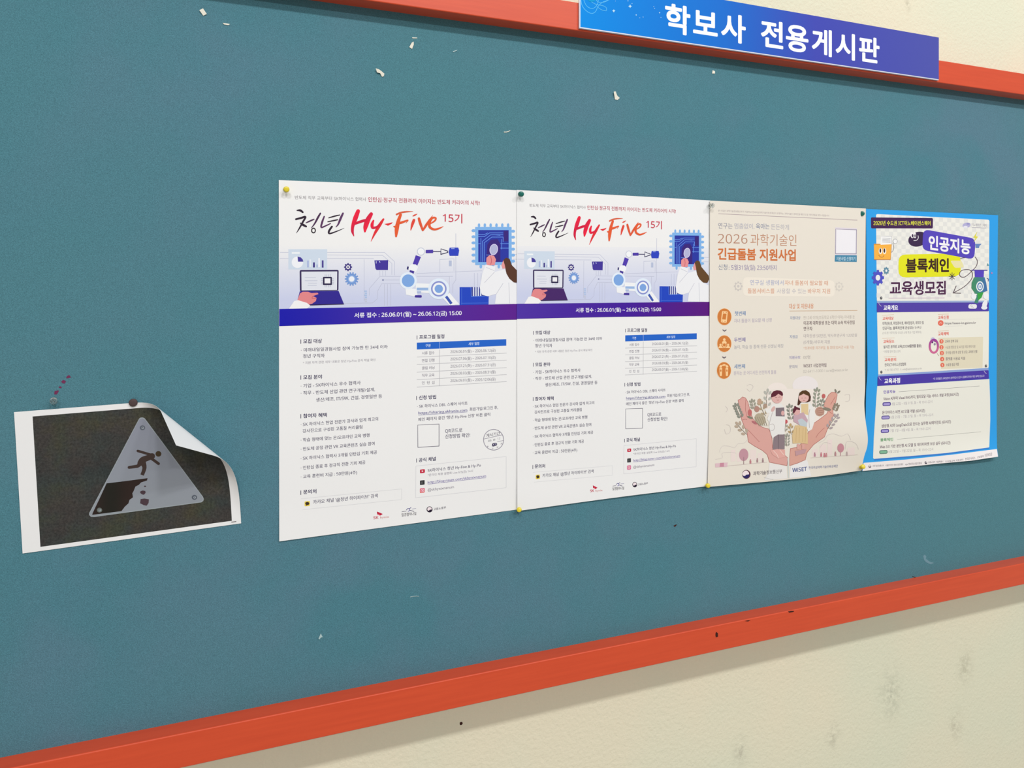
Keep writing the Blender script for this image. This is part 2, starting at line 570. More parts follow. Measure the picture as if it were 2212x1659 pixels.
def job_art(s, variant):
    """recruitment poster artwork, coordinates measured on the first poster"""
    Z1 = (590, 370, 4.096)
    s.T = Z1
    s.group('background_drawing')
    s.poly([(54, 640), (2190, 640), (2190, 1177), (54, 1220)],
           lambda x, y: lerp((236, 236, 237), (198, 204, 232), ((y if not s.hom else y * 1.02) - 528) / 120))
    LC = (184, 188, 210)
    for P in ([(60, 718), (985, 718), (1075, 800), (1075, 920)], [(60, 772), (890, 772)], [(480, 740), (970, 745), (1050, 815), (1050, 915)],
              [(805, 780), (805, 1150)], [(620, 1170), (880, 1165), (920, 1130), (925, 1060), (960, 995), (1130, 995)], [(850, 1100), (850, 1040), (945, 930), (1130, 930)],
              [(970, 962), (1130, 962)], [(1270, 905), (1850, 880)], [(1270, 930), (1590, 930)], [(1617, 550), (1617, 960), (1590, 1000), (1590, 1080)],
              [(1475, 890), (1475, 780), (1600, 775), (1600, 880)], [(1780, 900), (1780, 1020)], [(985, 1000), (985, 1188)], [(1012, 1000), (1012, 1188)], [(1042, 1000), (1042, 1188)],
              [(945, 880), (945, 925)], [(970, 880), (970, 925)], [(995, 880), (995, 925)], [(1810, 900), (1810, 1015)], [(1840, 900), (1840, 1000)], [(1560, 930), (1560, 1100)],
              [(340, 1188), (640, 1180)], [(2120, 735), (2190, 735)], [(2120, 778), (2190, 778)]):
        s.stroke(P, 4, LC)
        s.layer -= 1
    s.layer += 1
    s.ell(972, 962, 9, 9, (140, 145, 180), 8)
    s.rect(1555, 790, 1580, 840, (178, 188, 215))
    for k in range(6):
        s.rect(806 + (k % 2) * 6, 1055 + k * 18, 830, 1067 + k * 18, (165, 188, 225) if k < 4 else (190, 195, 215))
    s.rect(135, 690, 478, 868, (202, 215, 232))
    s.rect(165, 715, 236, 730, (235, 240, 245))
    s.group('chart_drawing', 20)
    s.ell(215, 805, 51, 51, (236, 238, 245))
    s.poly([(216, 754), (245, 762), (262, 780), (267, 800), (220, 800)], (66, 56, 150))
    for x0, y0, x1, y1, c in ((300, 790, 317, 850, (170, 184, 222)), (353, 806, 369, 851, (58, 48, 130)), (383, 825, 395, 851, (168, 180, 215)),
                              (400, 768, 414, 848, (236, 238, 245)), (431, 788, 446, 852, (66, 52, 140)), (322, 780, 335, 848, (226, 232, 242))):
        s.rect(x0, y0, x1, y1, c)
    s.group('laptop_drawing', 20)
    s.rr([(235, 874), (580, 872), (578, 1056), (237, 1062)], 14, (48, 34, 84))
    s.poly([(250, 888), (567, 886), (565, 1050), (252, 1054)], (221, 224, 235))
    for a, y, b_ in ((280, 940, 378), (280, 968, 392), (310, 990, 388), (305, 1010, 385)):
        s.stroke([(a, y), (b_, y)], 4, (178, 184, 205))
    for k in range(4):
        s.rect(458 + k * 15, 912, 461 + k * 15, 1026, (150, 155, 180))
        s.rect(424, 950 + k * 15, 538, 953 + k * 15, (150, 155, 180))
    s.rr([(441, 934), (520, 934), (520, 1006), (441, 1006)], 6, (38, 30, 70))
    s.rect(455, 948, 507, 992, (236, 236, 242))
    lk = (44, 32, 142) if variant == 0 else (66, 30, 100)
    s.poly([(236, 1062), (579, 1058), (626, 1172), (204, 1184)], lk)
    s.stroke([(300, 1184), (626, 1174)], 8, (40, 26, 76))
    s.poly([(238, 1080), (262, 1066), (310, 1066), (340, 1078), (392, 1074), (402, 1086), (352, 1104), (385, 1120), (378, 1148), (345, 1172), (310, 1182), (255, 1165), (214, 1142)], (222, 132, 136))
    s.stroke([(352, 1104), (345, 1125), (384, 1122)], 5, (190, 85, 100), 4)
    s.poly([(186, 1148), (220, 1140), (300, 1165), (330, 1190), (300, 1214), (140, 1216)], (238, 238, 240))
    s.group('gear_drawing', 20)
    s.gear(663, 848, 36, 8, (62, 52, 128), hole=17)
    s.ell(663, 848, 8, 8, (62, 52, 128), 10)
    s.gear(695, 953, 61, 14, (112, 150, 212), hole=24)
    s.ell(695, 953, 33, 33, (140, 172, 225), 20)
    s.ell(695, 953, 24, 24, (232, 236, 245), 20)
    s.group('chip_drawing', 20)
    s.poly([(896, 788), (1018, 786), (1016, 873), (915, 873), (905, 860)], (62, 48, 152))
    s.stroke([(912, 795), (912, 815)], 5, (210, 215, 235))
    s.stroke([(940, 795), (946, 808)], 7, (190, 200, 235))
    s.group('robot_arm_drawing', 20)
    s.poly([(1262, 742), (1308, 758), (1276, 834), (1236, 820)], (76, 54, 172))
    s.poly([(1205, 838), (1225, 822), (1262, 824), (1283, 848), (1264, 890), (1226, 890), (1198, 866)], (238, 240, 245))
    s.poly([(1186, 842), (1201, 844), (1196, 872), (1182, 866)], (50, 46, 110))
    s.poly([(1210, 874), (1250, 884), (1240, 914), (1204, 904)], (64, 48, 150))
    s.ell(1308, 710, 35, 35, (190, 196, 215))
    s.ell(1308, 710, 29, 29, (238, 240, 244))
    s.rr([(1350, 696), (1416, 694), (1416, 724), (1350, 725)], 5, (74, 54, 165))
    s.stroke([(1416, 710), (1484, 710)], 7, (44, 38, 90))
    s.stroke([(1484, 686), (1545, 706), (1545, 718), (1484, 735)], 7, (40, 36, 84), closed=True)
    s.poly([(1562, 676), (1638, 675), (1646, 700), (1638, 748), (1562, 748), (1553, 715)], (40, 62, 190))
    s.stroke([(1575, 684), (1605, 684)], 5, (170, 185, 235))
    s.poly([(1170, 1030), (1275, 1042), (1276, 1112), (1176, 1092)], (236, 238, 242))
    s.poly([(1262, 990), (1402, 996), (1402, 1080), (1262, 1070)], (236, 238, 242))
    s.rect(1270, 1030, 1384, 1054, (150, 180, 224))
    s.rect(1272, 1061, 1310, 1078, (170, 185, 220))
    s.rr([(1254, 1096), (1315, 1096), (1315, 1118), (1252, 1116)], 8, (66, 48, 150))
    s.ell(1195, 968, 76, 76, (224, 234, 247), 32)
    s.ell(1195, 968, 56, 56, (122, 164, 224), 28)
    s.poly([(1498, 1120), (1562, 1076), (1648, 1178), (1580, 1184), (1560, 1184)], (236, 238, 242))
    s.stroke([(1525, 1100), (1578, 1172)], 24, (58, 84, 175))
    s.ell(1466, 1040, 94, 92, (222, 233, 247), 36)
    s.ell(1466, 1040, 69, 69, (132, 142, 205), 32)
    s.ell(1466, 1040, 55, 55, (238, 240, 246), 32)
    s.ell(1466, 1040, 37, 37, (122, 162, 222), 24)
    s.group('circuit_block_drawing', 20)
    s.rect(1750, 1024, 1905, 1108, (50, 56, 140))
    s.poly([(1650, 1025), (1752, 1025), (1754, 1108), (1908, 1102), (1906, 1182), (1650, 1185)], (26, 66, 190))
    for k in range(4):
        s.rect(1768 + k * 21, 1022, 1779 + k * 21, 1104, (214, 222, 242))
    s.stroke([(1668, 1035), (1668, 1180)], 4, (70, 110, 215))
    s.stroke([(1664, 1168), (1900, 1165)], 4, (70, 110, 215))
    s.stroke([(1750, 1025), (1754, 1108), (1908, 1102)], 5, (90, 130, 225))
    s.group('microchip_drawing', 20)
    TE = (124, 176, 232)
    for k in range(6):
        s.ell(1822 + k * 51.5, 478, 11, 18, TE, 12)
        s.ell(1774, 525 + k * 54, 19, 13, TE, 12)
        s.ell(2123, 530 + k * 53, 18, 13, TE, 12)
        if k < 5:
            s.ell(1838 + k * 53, 842, 12, 18, TE, 12)
        s.layer -= 3
    s.layer += 3
    s.rr([(1788, 492), (2110, 492), (2112, 828), (1788, 830)], 8, TE)
    s.rect(1815, 520, 2084, 803, (34, 50, 160))
    DK = (52, 28, 120)
    s.poly([(1895, 650), (1925, 606), (1985, 600), (2010, 640), (2010, 800), (1885, 800)], DK)
    s.rect(2040, 528, 2080, 620, DK)
    for P in ([(1815, 560), (1868, 560), (1900, 545)], [(1815, 578), (1870, 578), (1915, 545), (2035, 545)], [(1838, 590), (1838, 800)], [(1852, 800), (1852, 620), (1925, 562), (2035, 562)],
              [(1868, 800), (1868, 632), (1935, 582), (2035, 582), (2035, 625)], [(2010, 640), (2060, 640), (2084, 640)], [(2010, 680), (2084, 680)], [(2022, 600), (2022, 690)],
              [(1960, 562), (2010, 566)], [(1885, 740), (1935, 742)], [(1815, 640), (1838, 640)]):
        s.stroke(P, 5, (98, 145, 232))
        s.layer -= 1
    s.layer += 1
    s.group('woman_drawing')
    s.stroke([(1935, 735), (1930, 760)], 7, (205, 195, 230))
    s.ell(1952, 692, 37, 50, (212, 204, 238), rot=12)
    s.ell(1952, 692, 31, 44, (176, 178, 214), rot=12)
    s.poly([(1886, 800), (1888, 765), (1915, 742), (1955, 748), (1972, 780), (1960, 832), (1890, 832)], (226, 142, 146))
    s.stroke([(1925, 752), (1932, 790), (1925, 826)], 5, (188, 80, 100), 4)
    s.poly([(2035, 790), (2056, 800), (2060, 858), (2030, 862), (2020, 830)], (226, 150, 150))
    s.poly([(1880, 826), (1966, 842), (1960, 890), (2050, 868), (2080, 930), (2145, 990), (2190, 1010), (2190, 1174), (1962, 1172), (1975, 1085), (1900, 1106), (1848, 1092), (1828, 1030), (1850, 905)],
           (234, 235, 240))
    for P in ([(1960, 890), (1870, 985)], [(2035, 990), (1975, 1085)], [(2085, 985), (2092, 1170)], [(1885, 850), (1958, 880)]):
        s.stroke(P, 4, (190, 192, 205))
    s.poly([(2036, 786), (2062, 764), (2092, 774), (2112, 830), (2160, 880), (2192, 915), (2197, 950), (2178, 986), (2130, 984), (2090, 950), (2064, 905), (2050, 830)],
           (84, 50, 34) if variant == 0 else (96, 66, 36))
    # lettering
    s.group('tagline', 0)
    s.text(192, 230, 824, 248, 34, '반도체 직무 교육부터 SK하이닉스 협력사', (128, 122, 128))
    s.text(840, 248, 1828, 281, 44, '인턴십·정규직 전환까지 이어지는 반도체 커리어의 시작!', (178, 40, 72), .012)
    s.group('brush_headline', 0)
    g1 = (40, 24, 44)
    turn = [0]
    def BK(P, c=g1, wk=1.0):
        turn[0] += 1
        s.layer = 12 * (turn[0] % 5)
        P = [(p[0], p[1], p[2] * wk) for p in P]
        s.stroke(P, 10, c, smooth=5, cap=True)
    BK([(212, 346, 10), (240, 346, 20), (262, 362, 16)])
    BK([(202, 424, 16), (250, 412, 18), (286, 404, 18), (262, 450, 16), (232, 505, 12), (206, 546, 3)])
    BK([(242, 458, 10), (266, 474, 20), (292, 488, 16)])
    BK([(292, 455, 8), (330, 438, 13), (362, 424, 9)], (72, 40, 78))
    BK([(418, 372, 14), (396, 410, 18), (368, 462, 14), (340, 500, 7)], (72, 40, 78))
    s.stroke([(357 + 17 * math.cos(a * .7), 524 + 21 * math.sin(a * .7), 10) for a in range(9)], 10, (34, 22, 34), closed=True)
    BK([(452, 400, 12), (434, 450, 18), (426, 496, 14), (470, 480, 12), (508, 462, 8)], (84, 44, 88))
    BK([(492, 412, 8), (540, 398, 12), (590, 386, 8)])
    BK([(484, 446, 8), (535, 436, 12), (572, 428, 8)])
    BK([(618, 372, 16), (596, 420, 20), (576, 468, 14), (556, 492, 6)], (88, 50, 96))
    BK([(520, 490, 18), (494, 530, 18), (500, 551, 14), (560, 532, 10), (628, 504, 3)])
    R1 = lambda x, y: lerp((205, 14, 62), (236, 20, 60), .5 + .5 * math.sin(x * .13 + y * .1))
    R2 = (222, 40, 50)
    O1 = (226, 88, 44)
    BK([(752, 352, 28), (728, 415, 34), (706, 480, 24), (702, 530, 20), (714, 572, 6)], R1, 1.22)
    BK([(728, 462, 18), (790, 440, 20), (852, 426, 16)], R1, 1.22)
    BK([(868, 378, 26), (838, 430, 36), (818, 490, 32), (812, 532, 14)], R1, 1.22)
    BK([(888, 436, 12), (876, 468, 22), (880, 498, 20), (912, 494, 14), (942, 470, 10)], R1, 1.22)
    BK([(976, 424, 14), (940, 480, 24), (902, 545, 18), (866, 620, 3)], R2, 1.22)
    s.poly([(984, 466), (1020, 460), (1058, 450), (1050, 464), (1016, 482)], R2)
    BK([(1092, 382, 16), (1130, 366, 16), (1180, 358, 14), (1238, 356, 4)], (214, 96, 66))
    BK([(1128, 384, 20), (1108, 440, 26), (1094, 510, 30), (1088, 576, 14)], O1, 1.22)
    BK([(1068, 488, 8), (1084, 490, 18), (1104, 478, 14)], O1, 1.22)
    BK([(1096, 462, 14), (1140, 452, 17), (1194, 432, 8), (1176, 456, 4)], O1, 1.22)
    BK([(1238, 396, 8), (1254, 388, 12), (1274, 378, 4)], (220, 84, 66), 1.22)
    BK([(1246, 432, 20), (1232, 470, 20), (1218, 520, 6)], (222, 66, 52), 1.22)
    BK([(1290, 418, 18), (1302, 460, 20), (1324, 522, 14)], (220, 84, 50), 1.22)
    BK([(1412, 392, 3), (1384, 430, 12), (1352, 480, 18), (1326, 522, 12)], (220, 84, 50), 1.22)
    BK([(1352, 462, 4), (1390, 462, 8), (1430, 438, 12), (1440, 414, 12), (1412, 412, 14), (1386, 446, 20), (1386, 492, 18), (1424, 514, 15), (1466, 506, 12), (1506, 488, 3)], O1, 1.22)
    s.text(1502, 408, 1674, 418, 84, '15기', (204, 52, 74), .008)
    s.group('date_banner', 44)
    if variant == 0:
        bc = lambda x, y: lerp((12, 10, 168), (70, 40, 160), (x - 610) / 240) if x < 850 else lerp((70, 40, 160), (88, 18, 140), (x - 850) / 260)
    else:
        bc = lambda x, y: lerp((74, 44, 162), (62, 14, 150), (x - 1117) / 240) if x < 1357 else lerp((62, 14, 150), (88, 8, 124), (x - 1357) / 170)
    s.T = (0, 0, 1)
    s.poly([(603.2, 667.4), (860, 662), (1131, 656.3), (1131, 690.2), (880, 695.6), (603.2, 704.4)], bc)
    s.T = Z1
    s.text(718, 1274, 1668, 1252, 46, '서류 접수 : 26.06.01(월) ~ 26.06.12(금) 15:00', (236, 236, 244), .02)
    s.T = (590, 690, 3.387)
    s.group('body_text', 0)
    for y0, y1 in ((147, 178), (410, 441), (693, 724), (1252, 1284)):
        s.rect(200, y0, 205, y1, (62, 54, 84))
    B_ = .008
    for x0, y0, x1, y1, h, bo, c, t in (
            (220, 160, 358, 156, 32, .02, NAVY, '모집 대상'),
            (204, 224, 838, 199, 28, B_, BODY, '· 미래내일일경험사업 참여 가능한 만 34세 이하'),
            (218, 268, 377, 264, 29, B_, BODY, '청년 구직자'),
            (218, 318, 748, 295, 20, 0, (150, 146, 158), '* 지원 자격 관련 세부 내용은 청년 Hy-Five 공식 채널 확인'),
            (220, 423, 360, 418, 32, .02, NAVY, '모집 분야'),
            (202, 487, 640, 462, 29, B_, BODY, '· 기업 - SK하이닉스 우수 협력사'),
            (202, 539, 745, 512, 29, B_, BODY, '· 직무 - 반도체 산업 관련 연구개발/설계,'),
            (313, 588, 797, 560, 29, B_, BODY, '생산/제조, IT/SW, 건설, 경영일반 등'),
            (220, 706, 393, 698, 32, .02, NAVY, '참여자 혜택'),
            (202, 769, 768, 727, 28, B_, BODY, '· SK 하이닉스 현업 전문가 강사와 업계 최고의'),
            (216, 816, 653, 786, 28, B_, BODY, '강사진으로 구성된 고품질 커리큘럼'),
            (202, 883, 705, 846, 28, B_, BODY, '· 학습 형태에 맞는 온/오프라인 교육 병행'),
            (202, 949, 742, 907, 28, B_, BODY, '· 반도체 공정 관련 VR 교육콘텐츠 실습 참여'),
            (202, 1017, 760, 970, 28, B_, BODY, '· SK 하이닉스 협력사 3개월 인턴십 기회 제공'),
            (202, 1086, 675, 1045, 28, B_, BODY, '· 인턴십 종료 후 정규직 전환 기회 제공'),
            (202, 1151, 614, 1118, 28, B_, BODY, '· 교육 훈련비 지급 : 50만원(4주)'),
            (220, 1262, 317, 1256, 32, .02, NAVY, '문의처'),
            (293, 1336, 765, 1288, 30, B_, BODY, "카카오 채널 '@청년 하이파이브' 검색")):
        s.text(x0, y0, x1, y1, h, t, c, bo)
    for P in ([(205, 1312), (940, 1240)], [(215, 1392), (940, 1318)], [(940, 1240), (940, 1318)]):
        s.stroke(P, 2.5, (214, 214, 218))
    s.group('chat_icon', 0)
    s.rr([(230, 1332), (269, 1328), (269, 1364), (230, 1368)], 7, (232, 206, 74))
    s.ell(250, 1347, 15, 12, (58, 44, 34), 14)
    s.poly([(240, 1354), (250, 1356), (242, 1365)], (58, 44, 34))
    s.T = (880, 690, 3.384)
    s.group('body_text', 0)
    for y0, y1 in ((117, 146), (560, 589), (1017, 1046)):
        s.rect(68 if y0 < 500 else 65, y0, 72.5 if y0 < 500 else 69.5, y1, (62, 54, 84))
    for x0, y0, x1, y1, h, bo, c, t in (
            (87, 128, 270, 124, 31, .02, NAVY, '프로그램 일정'),
            (84, 571, 210, 566, 31, .02, NAVY, '신청 방법'),
            (72, 636, 440, 611, 26, B_, BODY, '· SK 하이닉스 DBL 스퀘어 사이트'),
            (80, 683, 438, 661, 26, B_, (76, 72, 140), 'https://sharing.skhynix.com'),
            (455, 657, 662, 643, 26, B_, BODY, '회원가입/로그인 후,'),
            (80, 732, 605, 693, 26, B_, BODY, "메인 페이지 중간 '청년 Hy-Five 신청' 버튼 클릭"),
            (276, 815, 402, 808, 31, B_, BODY, 'QR코드로'),
            (276, 856, 458, 844, 31, B_, BODY, '신청방법 확인!'),
            (83, 1027, 208, 1018, 31, .02, NAVY, '공식 채널'),
            (148, 1104, 537, 1064, 26, B_, BODY, 'SK하이닉스 청년 Hy-Five & Hy-Po'),
            (148, 1138, 478, 1107, 18, 0, GREY, '*온라인 채용 설명회 Live 6/5(금) 14시'),
            (148, 1190, 575, 1142, 25, B_, (118, 106, 168), 'http://blog.naver.com/skhynixnanum'),
            (148, 1245, 340, 1222, 25, 0, (120, 112, 130), '@skhynixnanum')):
        s.text(x0, y0, x1, y1, h, t, c, bo)
    s.stroke([(80, 700), (438, 676)], 2.5, (90, 86, 150))
    s.stroke([(148, 1205), (575, 1157)], 2.5, (125, 115, 170))
    for P in ([(62, 1072), (722, 1002)], [(722, 1002), (722, 1230)], [(722, 1230), (60, 1304)], [(60, 1304), (62, 1072)]):
        s.stroke(P, 2.5, (208, 208, 214))
    s.group('schedule_table', 0)
    s.poly([(69, 170), (723, 144), (723, 192), (69, 220)], (30, 98, 200))
    s.stroke([(235, 164), (235, 214)], 2.5, (175, 195, 240))
    s.text(132, 192, 171, 190, 22, '구분', (205, 222, 250), .015)
    s.text(447, 179, 525, 175, 22, '세부 일정', (205, 222, 250), .015)
    for a, b_ in ((275, 246), (330, 298), (386, 352), (441, 403), (495, 454)):
        s.stroke([(69, a), (726, b_)], 3, (182, 182, 188))
    s.stroke([(235, 220), (235, 487)], 3, (182, 182, 188))
    for k, (a, b_) in enumerate((('서류 접수', '2026.06.01(월) ~ 2026.06.12(금)'), ('면접 진행', '2026.07.06(월) ~ 2026.07.10(금)'), ('클립 러닝', '2026.07.21(화) ~ 2026.07.31(금)'),
                                ('직무 교육', '2026.08.03(월) ~ 2026.08.31(월)'), ('인  턴  십', '2026.09.07(월) ~ 2026.12.06(일)'))):
        y = 246 + 54.2 * k
        s.text(107, y + 1, 198, y - 3, 23, a, (116, 110, 128))
        y = 236 + 52.8 * k
        s.text(315, y, 645, y - 12, 24, b_, (118, 114, 130))
    s.group('blank_code_frame', 0)
    s.stroke([(76, 772), (231, 765), (231, 926), (77, 935)], 4, (96, 92, 110), closed=True)
    s.group('video_icon', 0)
    s.rr([(92, 1098), (128, 1094), (128, 1121), (92, 1125)], 7, (196, 24, 58))
    s.poly([(105, 1103), (118, 1108), (105, 1117)], (238, 230, 232))
    s.group('blog_icon')
    s.rr([(92, 1178), (126, 1174), (126, 1207), (92, 1211)], 4, (46, 46, 50))
    s.stroke([(103, 1185), (103, 1202)], 3, (110, 110, 112)); s.stroke([(111, 1184), (111, 1201)], 3, (110, 110, 112))
    s.group('camera_icon')
    s.rr([(91, 1235), (127, 1231), (127, 1266), (91, 1270)], 9, lambda x, y: lerp((214, 84, 140), (226, 110, 110), (y - 1050) / 12))
    s.rr([(97, 1241), (121, 1238), (121, 1260), (97, 1263)], 7, (240, 205, 214))
    s.rr([(100, 1244), (118, 1242), (118, 1257), (100, 1260)], 6, (216, 92, 124))
    s.ell(109, 1251, 5, 5, (240, 205, 214), 10)
    if variant == 0:
        s.group('date_stamp', 0)
        s.T = (1030, 915, 23.7)
        SC_ = (150, 146, 160)
        s.stroke([(860 + 515 * math.cos(k * math.pi / 18), 828 + 530 * math.sin(k * math.pi / 18)) for k in range(36)], 34, SC_, closed=True)
        s.text(480, 620, 1190, 485, 175, '게시기간', (78, 72, 92), .01)
        s.stroke([(352, 792), (1300, 578)], 26, SC_)
        s.stroke([(1050, 930), (1370, 862)], 24, SC_)
        s.text(570, 890, 760, 845, 115, '2026.', (96, 92, 104), .01)
        s.text(835, 832, 960, 805, 115, '06.', (96, 92, 104), .01)
        s.text(1050, 775, 1200, 742, 115, '12', (130, 126, 140))
        s.rr([(780, 1015), (1020, 975), (1050, 1110), (790, 1190)], 70, (50, 42, 78))
        s.rr([(835, 1040), (990, 1015), (1000, 1090), (850, 1130)], 40, (200, 198, 215))
        s.ell(920, 1072, 42, 42, (60, 52, 90))
        for cx, cy, t, r in ((560, 1180, '동', 80), (805, 1290, '국', 80), (1060, 1210, '보', 90), (1260, 1030, '사', 100)):
            s.text(cx - r * .5, cy, cx + r * .5, cy - 10, r, t, (120, 112, 130), .01)
    s.group('company_logo', 0)
    s.T = (795, 1085, 12.29)
    s.poly([(235, 245), (330, 282), (392, 312), (318, 358), (285, 330), (245, 325)], (190, 26, 62))
    s.poly([(300, 296), (318, 358), (270, 325)], (224, 70, 80))
    s.text(142, 410, 278, 396, 95, 'SK', (190, 34, 66), .02)
    s.text(322, 400, 562, 376, 76, 'hynix', (200, 120, 118))
    s.group('programme_logo')
    for P, c in (([(895, 256), (960, 240), (1015, 236)], (130, 128, 140)), ([(1015, 210), (1050, 168), (1105, 168), (1145, 135)], (96, 92, 140)),
                 ([(1095, 170), (1112, 215), (1060, 244)], (88, 82, 168)), ([(1108, 212), (1160, 225), (1225, 245)], (90, 86, 110)), ([(1160, 180), (1275, 165)], (170, 170, 190))):
        s.stroke(P, 16, c)
    s.text(890, 335, 1280, 296, 90, '일경험하나일', (70, 62, 74), .01)
    s.group('ministry_logo')
    s.ell(1634, 190, 80, 80, (66, 58, 70), 28)
    s.ell(1634, 186, 60, 60, (240, 226, 232), 24)
    s.ell(1632, 200, 60, 60, (32, 20, 46), 20, a0=-10, a1=170)
    s.ell(1605, 192, 30, 30, (240, 226, 232), 14)
    s.text(1740, 186, 2070, 134, 66, '고용노동부', (84, 78, 92), .01)
    s.T = (0, 0, 1)

# -- poster 1 and 2
p1 = empty('recruitment_poster', at(602, 389, .001), 'white recruitment poster with blue banner, leftmost of the four pinned posters', 'poster')
def d1(x, y):
    return .0008 + .0003 * (1 + math.sin(x * .021 + y * .006)) + .0016 * bell(y - 1180, 60) + .0002 * math.sin(y * .02)
paper('p', (line((0, 602.3, 389), (.5, 866, 399.5), (1, 1129, 411.5)), line((0, 603.2, 1169.5), (.5, 864, 1134.5), (1, 1126, 1099.5)),
            line((0, 602.3, 389), (1, 603.2, 1169.5)), line((0, 1129, 411.5), (1, 1126, 1099.5))), d1, (236, 236, 237), p1)
s1 = Sheet(p1, d1)
job_art(s1, 0)

HOM = [[0.7386512286343588, -0.010762535457669179, 656.5549562210846], [-0.006498787036524536, 0.8638157730657438, 70.93428521877256], [-2.6083526533063183e-05, -5.232211223686713e-06, 1.0]]
p2 = empty('recruitment_poster', at(1117, 411, .003), 'white recruitment poster with purple banner, second from left, green pin at its top corner', 'poster')
def d2(x, y):
    return .0024 + .0004 * (1 + math.sin(x * .025 - y * .007)) + .0014 * bell(y - 1090, 50)
paper('p', (line((0, 1116.4, 410.2), (.5, 1325, 421), (1, 1534, 433)), line((0, 1117.5, 1104), (.5, 1325, 1075.5), (1, 1529, 1050)),
            line((0, 1116.4, 410.2), (1, 1117.5, 1104)), line((0, 1534, 433), (.7, 1533, 860), (1, 1529, 1050))), d2, (235, 235, 236), p2)
s2 = Sheet(p2, d2, HOM)
job_art(s2, 1)

# -- poster 3: childcare support notice, right edge curling off the board
p3 = empty('childcare_poster', at(1533, 434, .006), 'cream childcare support poster with two cupped hands, its right edge curling away', 'poster')
def d3(x, y):
    e = min(max((x - 1700) / 170, 0), 1)
    edge = e * e * (3 - 2 * e)
    lift = .0015 + .0105 * bell(y - 945, 62) + .003 * bell(y - 700, 150) - .0005 * bell(y - 1015, 30)
    return .0046 + .0004 * (1 + math.sin(x * .03 + y * .01)) + edge * lift + .0012 * bell(y - 1050, 40) * (1 - edge)
paper('p', (line((0, 1533.5, 433.4), (.5, 1702, 441.5), (1, 1870.5, 450.5)), line((0, 1528.5, 1052), (.36, 1650, 1041.2), (.67, 1752, 1031), (.83, 1804, 1024.6), (1, 1861, 1016.2)),
            line((0, 1533.5, 433.4), (.7, 1532, 860), (1, 1528.5, 1052)),
            line((0, 1870.5, 450.5), (.35, 1868.8, 655), (.6, 1868.2, 790), (.68, 1868.8, 838), (.74, 1867, 872), (.80, 1869.6, 907), (.865, 1874.6, 945), (.90, 1873.2, 965), (.945, 1866.5, 987), (1, 1861, 1016.2))),
      d3, (228, 221, 210), p3, 60, 120)
s3 = Sheet(p3, d3, maxlen=6, lift=.00010, step=.000008)
s = s3
Za, Zb, Zc = (1520, 420, 5.978), (1520, 640, 5.978), (1520, 790, 5.978)
s.T = Za
s.group('header_text', 0)
s.text(188, 208, 1620, 274, 26, '본 사업은 과학기술정보통신부가 지원하고 한국여성과학기술인육성재단이 운영하는, 과학기술인 경력단절 예방 및 일·가정 양립을 위한 사업입니다', (178, 166, 168))
s.stroke([(190, 249), (1985, 332)], 6, (170, 154, 160))
s.group('headline')
GB, SAL = (158, 160, 176), (212, 158, 132)
s.text(188, 402, 372, 405, 76, '연구는', (150, 150, 164), .005)
s.text(398, 406, 655, 412, 72, '멈춤없이,', (184, 182, 192), .01)
s.text(675, 410, 850, 413, 74, '육아는', (138, 144, 166), .01)
s.text(870, 416, 1102, 424, 72, '든든하게', (182, 180, 188), .005)
s.text(184, 566, 565, 572, 150, '2026', (178, 128, 104), -.008)
s.text(605, 580, 1198, 592, 152, '과학기술인', (190, 138, 110), -.004)
s.text(182, 764, 676, 774, 158, '긴급돌봄', (206, 112, 56), .03)
s.text(722, 776, 1190, 784, 158, '지원사업', (204, 114, 64), .03)
s.text(190, 936, 305, 938, 72, '신청', (130, 138, 158), .005)
s.text(325, 940, 940, 946, 72, ': 5월31일(일) 23:50까지', (146, 136, 172), .005)
s.group('blank_code_panel')
s.poly([(1700, 425), (1980, 437), (1976, 872), (1692, 868)], (222, 214, 224))
s.stroke([(1706, 446), (1974, 456), (1970, 768), (1702, 765)], 6, (112, 108, 138), closed=True)
s.poly([(1714, 456), (1966, 464), (1962, 760), (1710, 757)], (236, 234, 240))
s.poly([(1696, 783), (1978, 786), (1977, 872), (1692, 868)], (66, 132, 166))
s.text(1715, 828, 1960, 830, 50, '지원사업 신청하기', (205, 226, 236), .01)
s.group('intro_box', 0)
s.rr([(510, 1066), (1690, 1110), (1692, 1322), (508, 1312)], 60, (236, 228, 216))
s.text(600, 1135, 1032, 1140, 68, '연구실 생활에서', (162, 168, 198), .004)
s.text(1045, 1140, 1605, 1144, 66, '자녀 돌봄이 필요할 때', SAL, .012)
s.text(568, 1244, 915, 1246, 68, '돌봄서비스를', SAL, .012)
s.text(945, 1246, 1325, 1247, 66, '사용할 수 있는', (182, 178, 186), .004)
s.text(1345, 1247, 1635, 1248, 66, '바우처 지원', SAL, .012)
for cx, cy, c in ((447, 1186, (202, 196, 192)), (1750, 1190, (212, 206, 198))):
    s.group('gear_mark' if cx < 1000 else 'bulb_mark')
    s.gear(cx, cy, 56, 8, c, ry=62)
    s.ell(cx, cy, 34, 40, (228, 221, 210), 16)
    s.ell(cx, cy, 16, 18, c, 10)
s.T = Zb
OR, IC = (206, 124, 58), (248, 206, 152)
